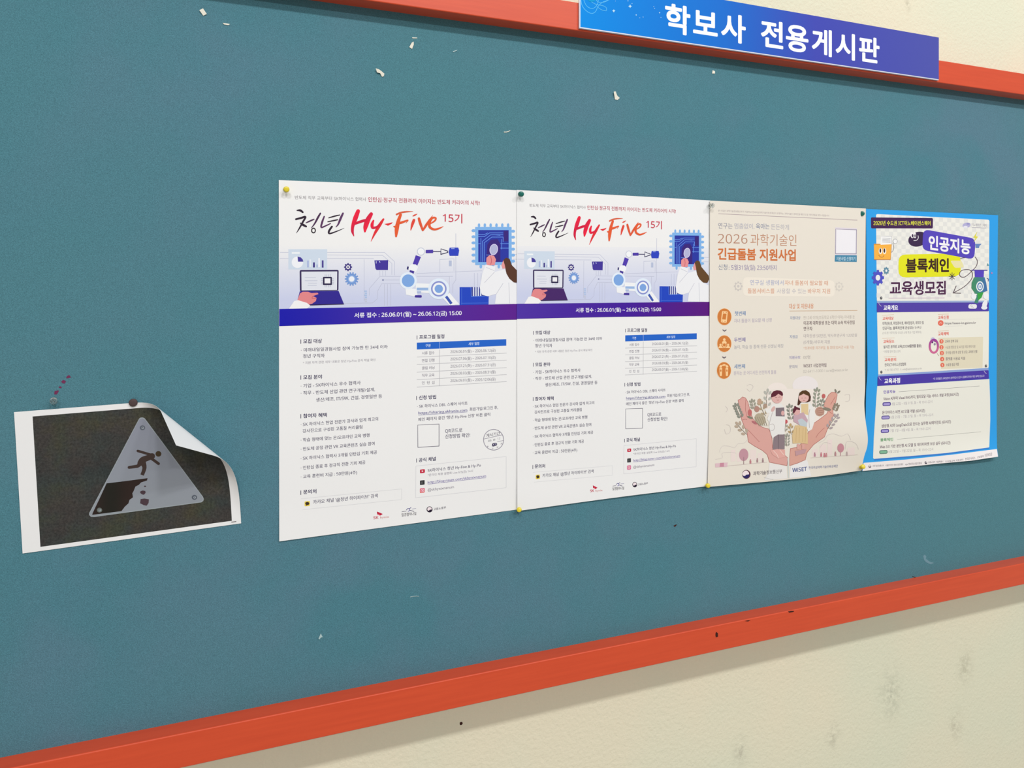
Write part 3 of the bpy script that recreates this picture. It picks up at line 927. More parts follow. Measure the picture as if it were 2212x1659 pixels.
for k, (cx, cy) in enumerate(((268, 265), (267, 612), (262, 958))):
    s.group(('phone_icon', 'teacher_icon', 'care_icon')[k])
    s.ell(cx, cy, 95, 112, (244, 214, 176), 32)
    s.ell(cx, cy, 90, 107, OR, 32)
    if k == 0:
        s.rr([(238, 190), (312, 196), (298, 342), (222, 336)], 14, IC)
        s.poly([(250, 222), (296, 226), (286, 302), (238, 298)], OR)
        for a, b_ in ((256, 206), (292, 209), (240, 322), (276, 325)):
            s.ell(a, b_, 7, 5, (196, 110, 60), 8)
    elif k == 1:
        for a, b_, q in ((267, 560, 1), (218, 628, .85), (316, 628, .85)):
            s.ell(a, b_, 17 * q, 18 * q, IC, 12)
            s.poly([(a - 34 * q, b_ + 48 * q), (a - 20 * q, b_ + 18 * q), (a + 20 * q, b_ + 18 * q), (a + 34 * q, b_ + 48 * q)], IC)
        s.ell(267, 628, 24, 24, OR, 14)
        s.stroke([(267 + 24 * math.cos(a), 628 + 24 * math.sin(a)) for a in [k * .524 for k in range(12)]], 7, IC, closed=True)
        s.stroke([(200, 664), (335, 664)], 8, IC)
    else:
        for a in (222, 300):
            s.ell(a, 905, 15, 17, IC, 12)
            s.rr([(a - 18, 925), (a + 18, 925), (a + 13, 1030), (a - 13, 1030)], 8, IC)
            s.ell(a, 960, 9, 16, OR, 10)
        s.stroke([(205, 915), (235, 895), (265, 880), (295, 895), (318, 915)], 12, IC)
        s.ell(262, 888, 12, 14, IC, 10)
for cx, cy in ((270, 436), (265, 784)):
    s.part('arrow_mark')
    s.poly([(cx - 26, cy - 10), (cx, cy + 4), (cx + 26, cy - 10), (cx + 22, cy + 8), (cx, cy + 20), (cx - 20, cy + 8)], (112, 102, 112))
s.group('body_text', 0)
BL_, LV = (124, 148, 184), (182, 172, 190)
for x0, y0, x1, y1, h, bo, c, t in (
        (400, 222, 543, 218, 58, .02, BL_, '첫번째'), (393, 316, 878, 305, 52, .004, LV, '자녀 돌봄이 필요할 때 신청'),
        (393, 562, 540, 558, 58, .02, (140, 132, 174), '두번째'), (393, 656, 1027, 640, 50, .004, (172, 170, 176), '놀이, 학습 등 통해 전문 선생님 매칭'),
        (393, 906, 535, 902, 58, .02, BL_, '세번째'), (388, 992, 938, 978, 52, .004, LV, '원하는 곳 어디서든 안전하게 돌봄'),
        (1105, 128, 1420, 125, 68, .01, (214, 142, 104), '대상 및 지원내용'),
        (1115, 279, 1250, 278, 44, .012, (138, 150, 180), '지원대상'), (1290, 277, 1952, 265, 46, 0, (188, 180, 172), '만12세 이하(초등학교 6학년 이하) 자녀를 둔'),
        (1290, 346, 1948, 335, 52, .014, (116, 98, 100), '이공계 대학원생 또는 대학 소속 박사전임'), (1290, 419, 1405, 418, 52, .014, (116, 98, 100), '연구자'),
        (1110, 522, 1215, 522, 44, .012, (138, 150, 180), '지원금'), (1290, 512, 1980, 501, 46, 0, (178, 170, 172), '대학원생 50만원, 박사후연구자 120만원'),
        (1290, 592, 1630, 588, 46, 0, (172, 164, 168), '(6개월) 바우처 지원'), (1290, 669, 1945, 655, 42, 0, (214, 164, 138), '*초과비용 자기부담, 월 최대 50시간 사용 가능'),
        (1105, 791, 1250, 788, 44, .012, (146, 140, 186), '지원규모'), (1287, 788, 1375, 786, 46, 0, (172, 166, 164), '00명'),
        (1105, 909, 1210, 908, 44, .012, (146, 146, 170), '문의처'), (1288, 897, 1585, 888, 50, .014, (126, 108, 114), 'WISET 사업전략팀'),
        (1285, 971, 1865, 944, 44, 0, (188, 182, 176), '02-6411-1000 / care@wiset.or.kr')):
    s.part('step_caption') if x0 < 600 else s.group('details_text')
    s.text(x0, y0, x1, y1, h, t, c, bo)
s.stroke([(1108, 191), (1985, 182)], 6, (196, 160, 126))
s.T = Zc
s.group('hands_drawing', 0)
s.ell(950, 335, 135, 118, (236, 226, 220), 32)
s.ell(1312, 255, 165, 122, (233, 226, 226), 32)
s.rr([(800, 300), (1500, 300), (1500, 760), (830, 760)], 120, (234, 225, 218))
FL = (205, 196, 194)
for pts in ([(200, 1120), (240, 1040), (330, 1040), (400, 1060), (440, 1010), (520, 1000), (560, 960)], [(150, 1210), (240, 1190), (240, 1130), (340, 1120), (420, 1130)],
            [(1480, 1000), (1560, 960), (1600, 900), (1680, 880), (1780, 910), (1860, 880), (1900, 960)], [(1500, 1060), (1560, 990), (1640, 1010)], [(1830, 1080), (1850, 980), (1960, 1000), (2000, 1080)],
            [(560, 260), (600, 240), (640, 270), (600, 330), (560, 300)], [(290, 760), (340, 780), (340, 860), (290, 880), (270, 820)], [(280, 520), (310, 560), (290, 600)], [(1820, 380), (1880, 370), (1880, 450), (1830, 460)]):
    s.stroke(pts, 4, FL, 3)
    s.layer -= 1
s.layer += 1
s.poly([(150, 1262), (310, 1250), (305, 1305), (150, 1312)], (220, 188, 196))
s.poly([(212, 1256), (262, 1252), (262, 1304), (206, 1306)], (198, 140, 158))
SK, SO = (216, 164, 156), (176, 108, 104)
SKR = (214, 162, 148)
LH = [(444, 442), (470, 432), (500, 404), (540, 415), (572, 470), (590, 540), (612, 620), (640, 690), (690, 750), (760, 795), (842, 818), (870, 880), (885, 960), (890, 1060), (960, 1110), (1040, 1150), (1086, 1190),
      (1076, 1290), (960, 1268), (850, 1246), (822, 1150), (760, 1095), (660, 1040), (578, 985), (560, 860), (525, 780), (492, 700), (474, 590), (455, 510)]
RH_ = [(1725, 372), (1700, 345), (1655, 342), (1615, 375), (1580, 440), (1540, 520), (1620, 560), (1590, 620), (1500, 690), (1420, 745), (1395, 800), (1352, 860), (1300, 960), (1220, 1050), (1120, 1070), (1112, 1180), (1112, 1290),
       (1220, 1255), (1312, 1214), (1336, 1120), (1420, 1020), (1560, 920), (1598, 820), (1640, 740), (1675, 640), (1668, 560), (1704, 480)]
s.layer = 8
s.poly(LH, SK)
s.stroke(LH, 6, SO, closed=True)
s.poly(RH_, SKR)
s.stroke(RH_, 6, SO, closed=True)
for pts in ([(545, 430), (540, 560), (560, 660)], [(575, 830), (650, 910), (720, 985)], [(500, 700), (540, 690), (560, 700)], [(1560, 800), (1480, 880), (1450, 930)], [(1700, 400), (1640, 500)], [(1620, 590), (1660, 620)]):
    s.stroke(pts, 5, SO, 4)
s.group('sleeve_drawing', 26)
s.poly([(850, 1256), (1068, 1298), (1080, 1456), (782, 1480), (835, 1380)], (229, 226, 224))
s.poly([(1122, 1300), (1336, 1214), (1390, 1424), (1108, 1452)], (231, 229, 230))
s.stroke([(780, 1445), (900, 1470)], 4, (170, 172, 176))
s.stroke([(1088, 1190), (1096, 1450)], 14, (200, 206, 204))
s.group('plant_drawing')
sprigs = [0]
def sprig(x0, y0, x1, y1, n, r, col, stem=(128, 116, 104)):
    s.part('plant_drawing')
    sprigs[0] += 1
    s.layer = 30 + 7 * (sprigs[0] % 3)
    s.stroke([(x0, y0), ((x0 + x1) / 2 + (y1 - y0) * .06, (y0 + y1) / 2), (x1, y1)], 6, stem, 4)
    L = math.hypot(x1 - x0, y1 - y0)
    ux, uy = (x1 - x0) / L, (y1 - y0) / L
    for k in range(n):
        t = (k + .6) / n
        for sg in (-1, 1):
            cx = x0 + (x1 - x0) * t - uy * sg * r * 1.1
            cy = y0 + (y1 - y0) * t + ux * sg * r * 1.1
            s.ell(cx, cy, r, r * .6, col, 10, rot=math.degrees(math.atan2(uy, ux)) + sg * 35)
            s.layer -= 1
    s.ell(x1, y1, r, r * .6, col, 10, rot=math.degrees(math.atan2(uy, ux)))
GR1, GR2, GR3 = (156, 154, 140), (138, 140, 130), (180, 180, 172)
sprig(485, 670, 412, 500, 5, 24, GR2)
sprig(560, 888, 430, 745, 3, 28, (182, 164, 146))
sprig(820, 540, 828, 320, 3, 27, GR3)
sprig(650, 560, 625, 445, 3, 22, GR1)
sprig(800, 650, 722, 460, 3, 22, (176, 158, 130))
s.part('flower_drawing')
s.ell(722, 462, 28, 38, (190, 158, 136), 14)
s.part('flower_drawing')
s.ell(688, 560, 34, 40, (178, 136, 124), 12)
s.part('basket_drawing')
s.ell(730, 690, 66, 80, (178, 166, 144), 16, rot=-35)
for k in range(5):
    s.stroke([(660 + k * 30, 660), (720 + k * 25, 780)], 6, (140, 130, 112))
s.part('flower_drawing')
s.ell(795, 520, 25, 30, (172, 146, 128), 12)
s.part('flower_drawing')
s.ell(598, 605, 26, 44, (192, 108, 108), 12)
s.part('flower_drawing')
s.ell(600, 668, 40, 14, (128, 128, 112), 12, rot=20)
s.part('flower_drawing')
s.ell(655, 735, 38, 14, (178, 110, 116), 12, rot=30)
sprig(1130, 700, 1108, 510, 4, 24, GR2)
sprig(1445, 540, 1465, 300, 5, 24, (148, 152, 138))
sprig(1515, 530, 1540, 440, 2, 20, GR2)
s.part('flower_drawing')
s.ell(1550, 392, 24, 30, (190, 100, 98), 12)
sprig(1690, 580, 1722, 500, 3, 22, (140, 128, 112))
sprig(1605, 815, 1728, 640, 4, 25, (168, 156, 158))
s.part('leaf_drawing')
s.ell(1705, 325, 12, 26, (128, 124, 112), 10, rot=-20)
s.part('leaf_drawing')
s.ell(1745, 340, 12, 26, (128, 124, 112), 10, rot=50)
s.part('basket_drawing')
s.ell(1500, 590, 60, 62, (186, 146, 130), 16)
for k in range(4):
    s.stroke([(1460, 560 + k * 26), (1555, 545 + k * 26)], 6, (160, 116, 104))
s.ell(1590, 560, 58, 20, (134, 126, 112), 14, rot=12)
s.part('flower_drawing')
s.ell(1060, 722, 26, 28, (192, 92, 98), 12)
sprig(1055, 850, 1058, 760, 2, 16, GR1)
sprig(1135, 890, 1118, 770, 2, 20, (176, 150, 110))
s.part('flower_drawing')
s.ell(1122, 765, 16, 22, (186, 158, 116), 10)
sprig(1075, 1040, 1080, 890, 4, 20, (158, 158, 148))
s.group('father_drawing', 55)
CT, LN = (230, 228, 226), (176, 166, 166)
s.poly([(880, 500), (935, 488), (1005, 490), (1045, 545), (1055, 700), (1045, 885), (965, 895), (888, 940), (862, 860), (845, 780), (838, 720), (822, 690), (850, 610), (812, 612), (792, 560), (850, 550)], CT)
s.poly([(905, 922), (960, 888), (1046, 888), (1046, 1078), (890, 1082)], (138, 122, 128))
s.poly([(862, 1092), (960, 1075), (1050, 1085), (1052, 1180), (965, 1196), (890, 1150)], (222, 168, 160))
s.stroke([(900, 1095), (950, 1150), (965, 1195)], 6, (240, 214, 206))
s.stroke([(985, 1090), (1035, 1150)], 6, (240, 214, 206))
s.poly([(930, 545), (1040, 538), (1046, 655), (930, 652)], (128, 114, 122))
s.ell(898, 560, 22, 40, (214, 176, 172), 14, rot=30)
s.ell(1022, 612, 22, 32, (218, 170, 168), 14)
s.stroke([(855, 760), (900, 755), (915, 800), (895, 835), (860, 830)], 5, LN, 4)
s.stroke([(890, 600), (860, 700), (845, 780)], 5, LN, 4)
s.ell(948, 402, 74, 84, (220, 176, 172), 28)
s.poly([(872, 408), (874, 365), (900, 332), (945, 316), (990, 322), (1018, 342), (1026, 372), (1018, 392), (1000, 384), (965, 362), (925, 395), (880, 408)], (92, 34, 50))
s.poly([(890, 452), (918, 478), (905, 466)], (92, 34, 50))
s.stroke([(925, 412), (938, 408), (948, 413)], 5, (150, 96, 96), 3)
s.stroke([(968, 410), (980, 404), (992, 408)], 5, (150, 96, 96), 3)
s.stroke([(945, 440), (958, 448), (972, 440)], 5, (170, 90, 96), 3)
s.stroke([(968, 890), (965, 1080)], 5, (112, 98, 106))
s.group('mother_drawing', 72)
s.poly([(1212, 505), (1225, 400), (1240, 350), (1275, 322), (1320, 316), (1365, 345), (1385, 400), (1380, 455), (1340, 475), (1268, 470), (1228, 512)], (78, 44, 34))
s.poly([(1248, 480), (1370, 474), (1420, 540), (1440, 640), (1432, 720), (1400, 820), (1352, 850), (1330, 800), (1240, 620)], CT)
s.poly([(1258, 495), (1352, 488), (1352, 640), (1262, 610)], (220, 196, 152))
s.poly([(1182, 770), (1330, 768), (1346, 900), (1345, 1010), (1250, 1000), (1150, 1005), (1142, 900)], (216, 188, 142))
for x in (1200, 1240, 1285, 1320):
    s.stroke([(x, 800), (x - 10, 985)], 5, (196, 164, 118))
s.poly([(1205, 1012), (1240, 1012), (1240, 1080), (1205, 1082)], SK)
s.poly([(1268, 1012), (1305, 1012), (1300, 1080), (1268, 1082)], SK)
s.poly([(1180, 1100), (1330, 1078), (1310, 1130), (1235, 1150), (1190, 1165)], (190, 150, 156))
s.ell(1292, 412, 66, 62, (222, 180, 174), 26)
s.poly([(1228, 390), (1240, 348), (1275, 322), (1330, 322), (1372, 362), (1366, 392), (1320, 378), (1290, 360), (1262, 378)], (82, 56, 30))
s.stroke([(1262, 420), (1272, 415), (1284, 420)], 5, (150, 96, 90), 3)
s.stroke([(1302, 420), (1314, 414), (1326, 419)], 5, (150, 96, 90), 3)
s.stroke([(1282, 444), (1295, 452), (1308, 444)], 5, (170, 90, 90), 3)
s.stroke([(1372, 560), (1360, 640), (1366, 800)], 5, LN, 4)
s.group('child_drawing', 90)
s.poly([(1160, 640), (1290, 600), (1345, 700), (1330, 790), (1230, 760), (1160, 720)], (196, 164, 176))
s.poly([(1215, 700), (1270, 680), (1340, 740), (1325, 790), (1240, 770)], (190, 200, 206))
s.ell(1200, 592, 46, 46, (218, 170, 168), 22)
s.poly([(1152, 598), (1160, 550), (1200, 532), (1242, 550), (1246, 575), (1200, 566), (1165, 618)], (92, 34, 50))
s.ell(1182, 532, 14, 12, (92, 34, 50), 10)
s.layer = 30
s.part('street_line')
s.stroke([(150, 1310), (820, 1245)], 4, (196, 180, 178))
s.part('street_line')
s.stroke([(1380, 1190), (1990, 1150)], 4, (206, 190, 186))
for x, y, w_, h_ in ((350, 1090, 60, 150), (430, 1120, 70, 120), (600, 1090, 80, 130), (700, 1130, 60, 90), (1400, 1080, 70, 100), (1500, 1020, 80, 150), (1600, 960, 60, 200), (1860, 1060, 90, 100)):
    s.part('building_drawing')
    s.layer = 1
    s.poly([(x, y), (x + w_, y - 6), (x + w_, y + h_ - 8), (x, y + h_)], (232, 216, 212))
s.layer = 30
s.part('tree_drawing')
s.ell(518, 1150, 60, 80, (192, 146, 158), 24)
s.stroke([(518, 1180), (518, 1275)], 8, (150, 120, 124))
s.part('tree_drawing')
s.ell(1770, 1062, 43, 58, (198, 140, 152), 22)
s.stroke([(1770, 1080), (1770, 1165)], 7, (190, 140, 146))
for x, y, c in ((605, 1240, (190, 128, 134)), (693, 1225, (168, 136, 140)), (765, 1225, (160, 134, 136)), (1435, 1150, (182, 134, 150)), (1518, 1150, (196, 124, 134)), (1560, 1158, (196, 124, 134)), (1585, 1156, (200, 140, 146)), (1702, 1140, (182, 136, 142)), (1850, 1140, (190, 170, 170))):
    s.part('bystander_drawing')
    s.ell(x, y - 22, 9, 10, c, 8)
    s.rect(x - 11, y - 12, x + 11, y + 24, c)
s.group('ministry_logo', 36)
s.ell(552, 1403, 54, 57, (88, 44, 62), 30)
s.ell(546, 1398, 40, 44, (240, 224, 228), 26)
s.ell(548, 1408, 44, 46, (40, 34, 96), 22, a0=-8, a1=165)
s.ell(524, 1398, 25, 26, (240, 224, 228), 14)
s.text(640, 1392, 1014, 1360, 52, '과학기술정보통신부', (112, 104, 110), .008)
s.group('foundation_logo', 36)
s.text(1145, 1348, 1334, 1328, 66, 'WiSET', (60, 76, 136), .02)
s.text(1355, 1318, 1735, 1294, 36, '한국여성과학기술인육성재단', (146, 150, 182), .006)

# -- poster 4: blue bordered course poster
p4 = empty('course_poster', at(1871, 451, .002), 'bright blue bordered course poster with yellow and purple title labels, rightmost of the pinned posters', 'poster')
def d4(x, y):
    lo = bell(y - 1010, 45)
    r_ = min(max((x - 1860) / 300, 0), 1)
    return .0016 + .0004 * (1 + math.sin(x * .03 + 1)) + lo * (.001 + .015 * r_ ** 2) + .0015 * (1 - r_) * bell(y - 820, 90) + .0004 * bell(y - 760, 22)
paper('p', (line((0, 1870.8, 451.2), (.5, 2012, 458), (1, 2156, 464.8)), line((0, 1862.5, 1017.4), (.3, 1950, 1008), (.65, 2060, 997.5), (.85, 2115, 991.5), (1, 2156.2, 986.2)),
            line((0, 1870.8, 451.2), (.4, 1872, 680), (.62, 1873.5, 800), (.7, 1871, 845), (.82, 1869, 930), (1, 1862.5, 1017.4)),
            line((0, 2156, 464.8), (.35, 2154.2, 640), (.65, 2153, 800), (.93, 2153.5, 958), (1, 2156.2, 986.2))),
      d4, (44, 158, 232), p4, 60, 110)
s4 = Sheet(p4, d4, maxlen=6, lift=.00012, step=.000012)
s = s4
Zd, Ze, Zf = (1860, 440, 6.912), (1860, 640, 7.135), (1860, 800, 7.135)
s.T = Zd
IV = (235, 234, 228)
s.group('title_panel')
s.rr([(224, 154), (1916, 240), (1908, 1456), (236, 1462)], 26, IV)
for i in range(27):
    for j in range(21):
        if (i + j) % 2:
            x0, x1 = 232 + i * 62, 232 + (i + 1) * 62
            top = 160 + (x0 - 224) * .0508
            y0, y1 = top + j * 62, top + (j + 1) * 62
            if y1 < 1450 and x1 < 1908:
                s.poly([(x0, y0), (x1, y0 + 3), (x1, y1 + 3), (x0, y1)], (223, 223, 220), lift=False)
s.layer += 1
s.group('year_badge', 4)
s.rr([(148, 204), (1074, 214), (1072, 370), (150, 368)], 20, (66, 32, 80))
s.text(185, 288, 1038, 290, 74, '2026년 수도권 ICT이노베이션스퀘어', (224, 224, 66), .02)
s.group('organiser_logo', 4)
s.ell(1575, 322, 60, 40, (178, 174, 214), 20, rot=-12)
s.ell(1560, 350, 34, 20, (226, 226, 236), 14)
s.ell(1600, 300, 26, 14, (150, 148, 200), 12)
s.text(1655, 312, 1872, 322, 44, '이노베이션스퀘어', (164, 160, 172), .005)
s.stroke([(1655, 354), (1870, 364)], 8, (178, 174, 184))
s.group('folder_drawing', 4)
s.poly([(300, 484), (462, 490), (450, 640), (284, 625)], (240, 240, 240))
s.stroke([(300, 484), (462, 490), (450, 640)], 4, (150, 150, 160))
for k in range(4):
    s.stroke([(318, 515 + k * 19), (440, 520 + k * 19)], 5, (130, 130, 145))
s.rr([(192, 598), (290, 600), (300, 640), (192, 650)], 8, (226, 150, 50))
s.rr([(192, 618), (456, 606), (440, 836), (196, 836)], 8, (246, 178, 70))
s.stroke([(196, 836), (440, 836)], 7, (170, 90, 60))
s.stroke([(456, 606), (440, 836)], 5, (190, 120, 60))
for cx in (290, 350):
    s.ell(cx, 708, 26, 46, (240, 236, 226), 16)
    s.ell(cx - 2, 700, 13, 34, (62, 34, 30), 12)
s.stroke([(262, 765), (290, 795), (322, 798), (345, 770)], 6, (150, 90, 60), 4)
s.stroke([(448, 728), (480, 700), (490, 650), (475, 590)], 6, (120, 118, 128), 4)
s.ell(510, 562, 34, 38, (150, 150, 156), 14)
s.ell(510, 562, 28, 32, (240, 240, 240), 14)
s.group('ball_drawing', 4)
s.ell(850, 530, 148, 108, (58, 38, 74), 30, rot=-18)
s.ell(762, 470, 26, 46, (240, 238, 240), 14, rot=-10)
s.ell(802, 468, 20, 48, (240, 238, 240), 14, rot=-6)
s.ell(770, 478, 14, 26, (58, 38, 74), 12)
s.ell(806, 478, 9, 24, (58, 38, 74), 12)
s.stroke([(785, 550), (830, 545), (855, 510), (850, 475)], 9, (236, 234, 238), 5)
s.group('title_labels', 16)
s.rr([(560, 760), (1485, 742), (1490, 1084), (558, 1102)], 110, (226, 226, 30))
s.rr([(1330, 850), (1500, 850), (1540, 950), (1400, 960)], 30, (232, 224, 170))
s.group('title_label')
s.rr([(930, 380), (1712, 522), (1690, 834), (912, 690)], 90, (84, 68, 186))
s.group('headline')
s.text(1008, 575, 1635, 652, 226, '인공지능', (240, 240, 244), .036)
s.text(668, 922, 1314, 916, 216, '블록체인', (60, 34, 26), .034)
s.text(424, 1258, 1272, 1252, 226, '교육생모집', (240, 238, 240), .085)
s.layer += 1
s.text(430, 1258, 1266, 1252, 216, '교육생모집', (76, 36, 72), .034)
s.stroke([(412, 1410), (1248, 1406)], 9, (206, 184, 200))
s.group('bolt_drawing')
s.poly([(1738, 412), (1676, 505), (1712, 510), (1678, 582), (1748, 492), (1712, 486)], (222, 214, 70))
s.group('flag_drawing')
s.poly([(1708, 600), (1802, 598), (1768, 632), (1762, 662), (1712, 662)], (100, 132, 190))
s.group('asterisk_drawing')
for k in range(4):
    a = math.pi * k / 4
    s.stroke([(1360 - 50 * math.cos(a), 1085 - 58 * math.sin(a)), (1360 + 50 * math.cos(a), 1085 + 58 * math.sin(a))], 9, (70, 62, 66))
s.group('arrow_drawing')
AR = (84, 62, 74)
s.stroke([(1700, 792), (1736, 850), (1722, 930), (1650, 1010), (1560, 1088), (1496, 1092), (1470, 1050), (1500, 1000), (1580, 982), (1640, 1000), (1666, 1060), (1640, 1140), (1540, 1240), (1382, 1330)], 9, AR, smooth=6)
s.stroke([(1422, 1226), (1378, 1332), (1492, 1336)], 9, AR)
s.stroke([(1480, 822), (1520, 808), (1560, 806)], 7, AR)
s.group('gear_drawing', 20)
s.gear(252, 1105, 92, 8, (80, 82, 194), ry=118, hole=34)
s.group('small_gear_drawing')
s.gear(377, 1000, 44, 8, (98, 140, 164), ry=58, hole=15)
s.group('banner')
s.poly([(236, 1452), (1908, 1448), (1908, 1476), (238, 1482)], (156, 174, 212))
s.rr([(236, 1480), (1908, 1474), (1906, 1606), (236, 1622)], 14, (80, 62, 164))
s.text(335, 1554, 553, 1550, 80, '교육개요', (240, 240, 246), .04)
s.group('figure_drawing', 34)
GN = lambda x, y: lerp((66, 140, 104), (64, 110, 170), (x - 2105) / 24)
s.poly([(1690, 1098), (1845, 1098), (1868, 1180), (1888, 1300), (1810, 1330), (1765, 1400), (1745, 1490), (1690, 1478), (1720, 1400), (1690, 1320), (1648, 1260), (1652, 1180)], GN)
s.poly([(1735, 1335), (1830, 1320), (1800, 1400), (1745, 1450)], (58, 160, 70))
s.poly([(1696, 1000), (1836, 998), (1832, 1096), (1700, 1096)], (86, 66, 190))
s.stroke([(1650, 992), (1888, 994)], 14, (76, 58, 160))
s.ell(1776, 1236, 56, 78, (238, 240, 244), 28)
s.ell(1776, 1236, 42, 62, (84, 130, 176), 24)
s.text(1752, 1236, 1802, 1236, 98, '0', (244, 244, 248), .05)
s.ell(1684, 1385, 40, 44, (236, 236, 240), 18)
s.stroke([(1660, 1330), (1690, 1372), (1725, 1350)], 26, (236, 236, 240), 4)
s.ell(1864, 1375, 42, 52, (236, 236, 240), 18)
s.rr([(1605, 1500), (1730, 1500), (1728, 1568), (1600, 1566)], 30, (232, 232, 238))
s.stroke([(1625, 1510), (1665, 1560)], 4, (150, 150, 160)); s.stroke([(1645, 1505), (1680, 1555)], 4, (150, 150, 160))
s.ell(1848, 1500, 36, 62, (234, 234, 240), 18, rot=22)
s.ell(1840, 1552, 46, 30, (234, 234, 240), 16)
s.group('note_drawing')
s.stroke([(1880, 1112), (1905, 1125), (1900, 1160)], 10, (90, 100, 150))
s.group('sparkle_drawing')
s.ell(1952, 1035, 14, 14, (176, 130, 190), 8)
s.group('leaf_drawing')
s.poly([(1880, 925), (1892, 885), (1912, 925)], (100, 150, 160))
def rivet(x, y):
    s.ell(x, y, 17, 22, (88, 88, 92), 14)
    s.ell(x + 4, y - 5, 6, 7, (170, 170, 172), 8)
s.group('rivet_print')
rivet(302, 1408)
s.group('banner')
s.stroke([(262, 1478), (278, 1510), (304, 1532)], 8, (190, 184, 216), 3)
s.T = Ze
s.group('overview_panel', 0)
s.rr([(246, 246), (1972, 226), (1966, 1104), (266, 1212)], 16, (234, 232, 222))
s.rr([(1190, 640), (1882, 624), (1872, 1102), (1232, 1122)], 12, (224, 216, 192))
CO, DG, LG = (226, 116, 104), (116, 108, 116), (176, 172, 174)
for x0, y0, x1, y1 in ((325, 292, 506, 283), (325, 650, 517, 642), (350, 936, 542, 926), (1185, 281, 1352, 273), (1185, 538, 1352, 529)):
    s.stroke([(x0, y0), (x1, y1)], 5, (214, 170, 142))
for x0, y0, x1, y1, h, bo, c, t in (
        (332, 343, 502, 336, 54, .03, CO, '교육대상'), (332, 418, 966, 406, 50, .014, DG, '대학(원)생, 취업준비생, 예비창업자, 재직자 및'),
        (332, 492, 928, 480, 50, .014, DG, '인공지능, 블록체인에 관심있는 누구나'), (332, 565, 930, 552, 40, 0, LG, '(수도권 거주자 및 수도권 소재 학교·기업 재직자)'),
        (345, 698, 512, 690, 54, .03, CO, '교육장소'), (345, 778, 932, 762, 52, .02, DG, '실시간 온라인 교육(ZOOM플랫폼 활용)'), (345, 853, 605, 846, 40, 0, LG, '*과정별 일부 장소 상이'),
        (362, 980, 540, 972, 54, .03, CO, '교육문의'), (365, 1058, 692, 1045, 50, .014, DG, '한국ICT서비스산업협회'), (365, 1136, 940, 1108, 38, 0, LG, 'T. 02-785-6702   E. edu@sqinnovation.or.kr'),
        (1188, 327, 1352, 321, 54, .03, CO, '교육신청'), (1290, 413, 1772, 404, 44, .014, DG, 'https://ssaso-ict.gaiont.kr'),
        (1188, 582, 1350, 574, 54, .03, CO, '교육혜택'),
        (1295, 696, 1496, 690, 46, .01, DG, '교육비 전액 무료'), (1300, 788, 1760, 772, 46, .004, (150, 140, 138), '수료생 멘토링 및 AI기업 취업 연계 지원'),
        (1305, 870, 1792, 850, 46, .006, DG, '우수팀 선정 후 상장 및 상금, 교육생 선물'), (1305, 965, 1605, 955, 46, .01, DG, '플랫폼 사용료 지원'),
        (1310, 1058, 1506, 1046, 46, .01, DG, '수료증 발급 지원')):
    s.text(x0, y0, x1, y1, h, t, c, bo)
s.stroke([(1290, 462), (1560, 455)], 4, (214, 210, 206))
s.stroke([(1280, 360), (1860, 348)], 3, (214, 212, 206))
s.group('mouse_icon')
s.ell(1228, 412, 44, 44, (228, 112, 92), 22)
s.stroke([(1208, 420), (1228, 404), (1248, 420)], 8, (244, 206, 196))
for k, (cx, cy) in enumerate(((1240, 695), (1240, 786), (1246, 875), (1250, 968), (1254, 1060))):
    s.part('number_dot')
    s.ell(cx, cy, 32, 34, (226, 112, 88), 18)
    s.text(cx - 9, cy, cx + 9, cy, 44, str(k + 1), (246, 220, 208), .03)
s.group('ring_drawing')
s.stroke([(1122 + 64 * math.cos(k * math.pi / 14), 770 + 100 * math.sin(k * math.pi / 14)) for k in range(28)], 32, lambda x, y: lerp((150, 60, 150), (206, 104, 150), (y - 732) / 26), closed=True)
s.ell(1108, 668, 34, 36, (190, 182, 216), 16)
s.poly([(1112, 655), (1160, 660), (1150, 710), (1118, 690)], (130, 50, 130))
s.ell(1100, 708, 14, 16, (86, 40, 110), 10)
s.ell(1136, 738, 16, 20, (150, 140, 160), 12)
s.stroke([(1175, 880), (1200, 920)], 5, (150, 130, 90))
s.part('rivet_print')
rivet(314, 1168)
s.part('rivet_print')
rivet(1926, 1074)
s.T = Zf
s.part('banner')
s.poly([(262, 66), (1965, -34), (1965, 0), (260, 96)], (140, 162, 216))
s.rr([(256, 94), (1966, -2), (1970, 130), (252, 241)], 14, (74, 56, 164))
s.text(358, 166, 603, 154, 84, '교육과정', (240, 240, 246), .04)
s.text(1110, 132, 1902, 84, 38, '*각 과정별로 교육일정이 상이하오니 반드시 홈페이지에서 확인 부탁드립니다', (206, 204, 232), .01)
s.stroke([(275, 100), (288, 130), (312, 154)], 8, (190, 184, 216), 3)
s.stroke([(1895, 6), (1912, 34), (1934, 50)], 8, (190, 184, 216), 3)
s.group('course_panel', 0)
s.poly([(250, 243), (1978, 134), (1988, 420), (1992, 760), (1976, 1180), (1960, 1192), (1700, 1232), (1300, 1276), (800, 1318), (300, 1356), (200, 1366), (186, 1350), (196, 1050), (218, 700), (236, 420)], (232, 231, 222))
s.stroke([(580, 330), (1826, 242)], 5, (140, 138, 140))
s.stroke([(555, 1063), (1850, 947)], 5, (160, 160, 156))
DP = (118, 98, 112)
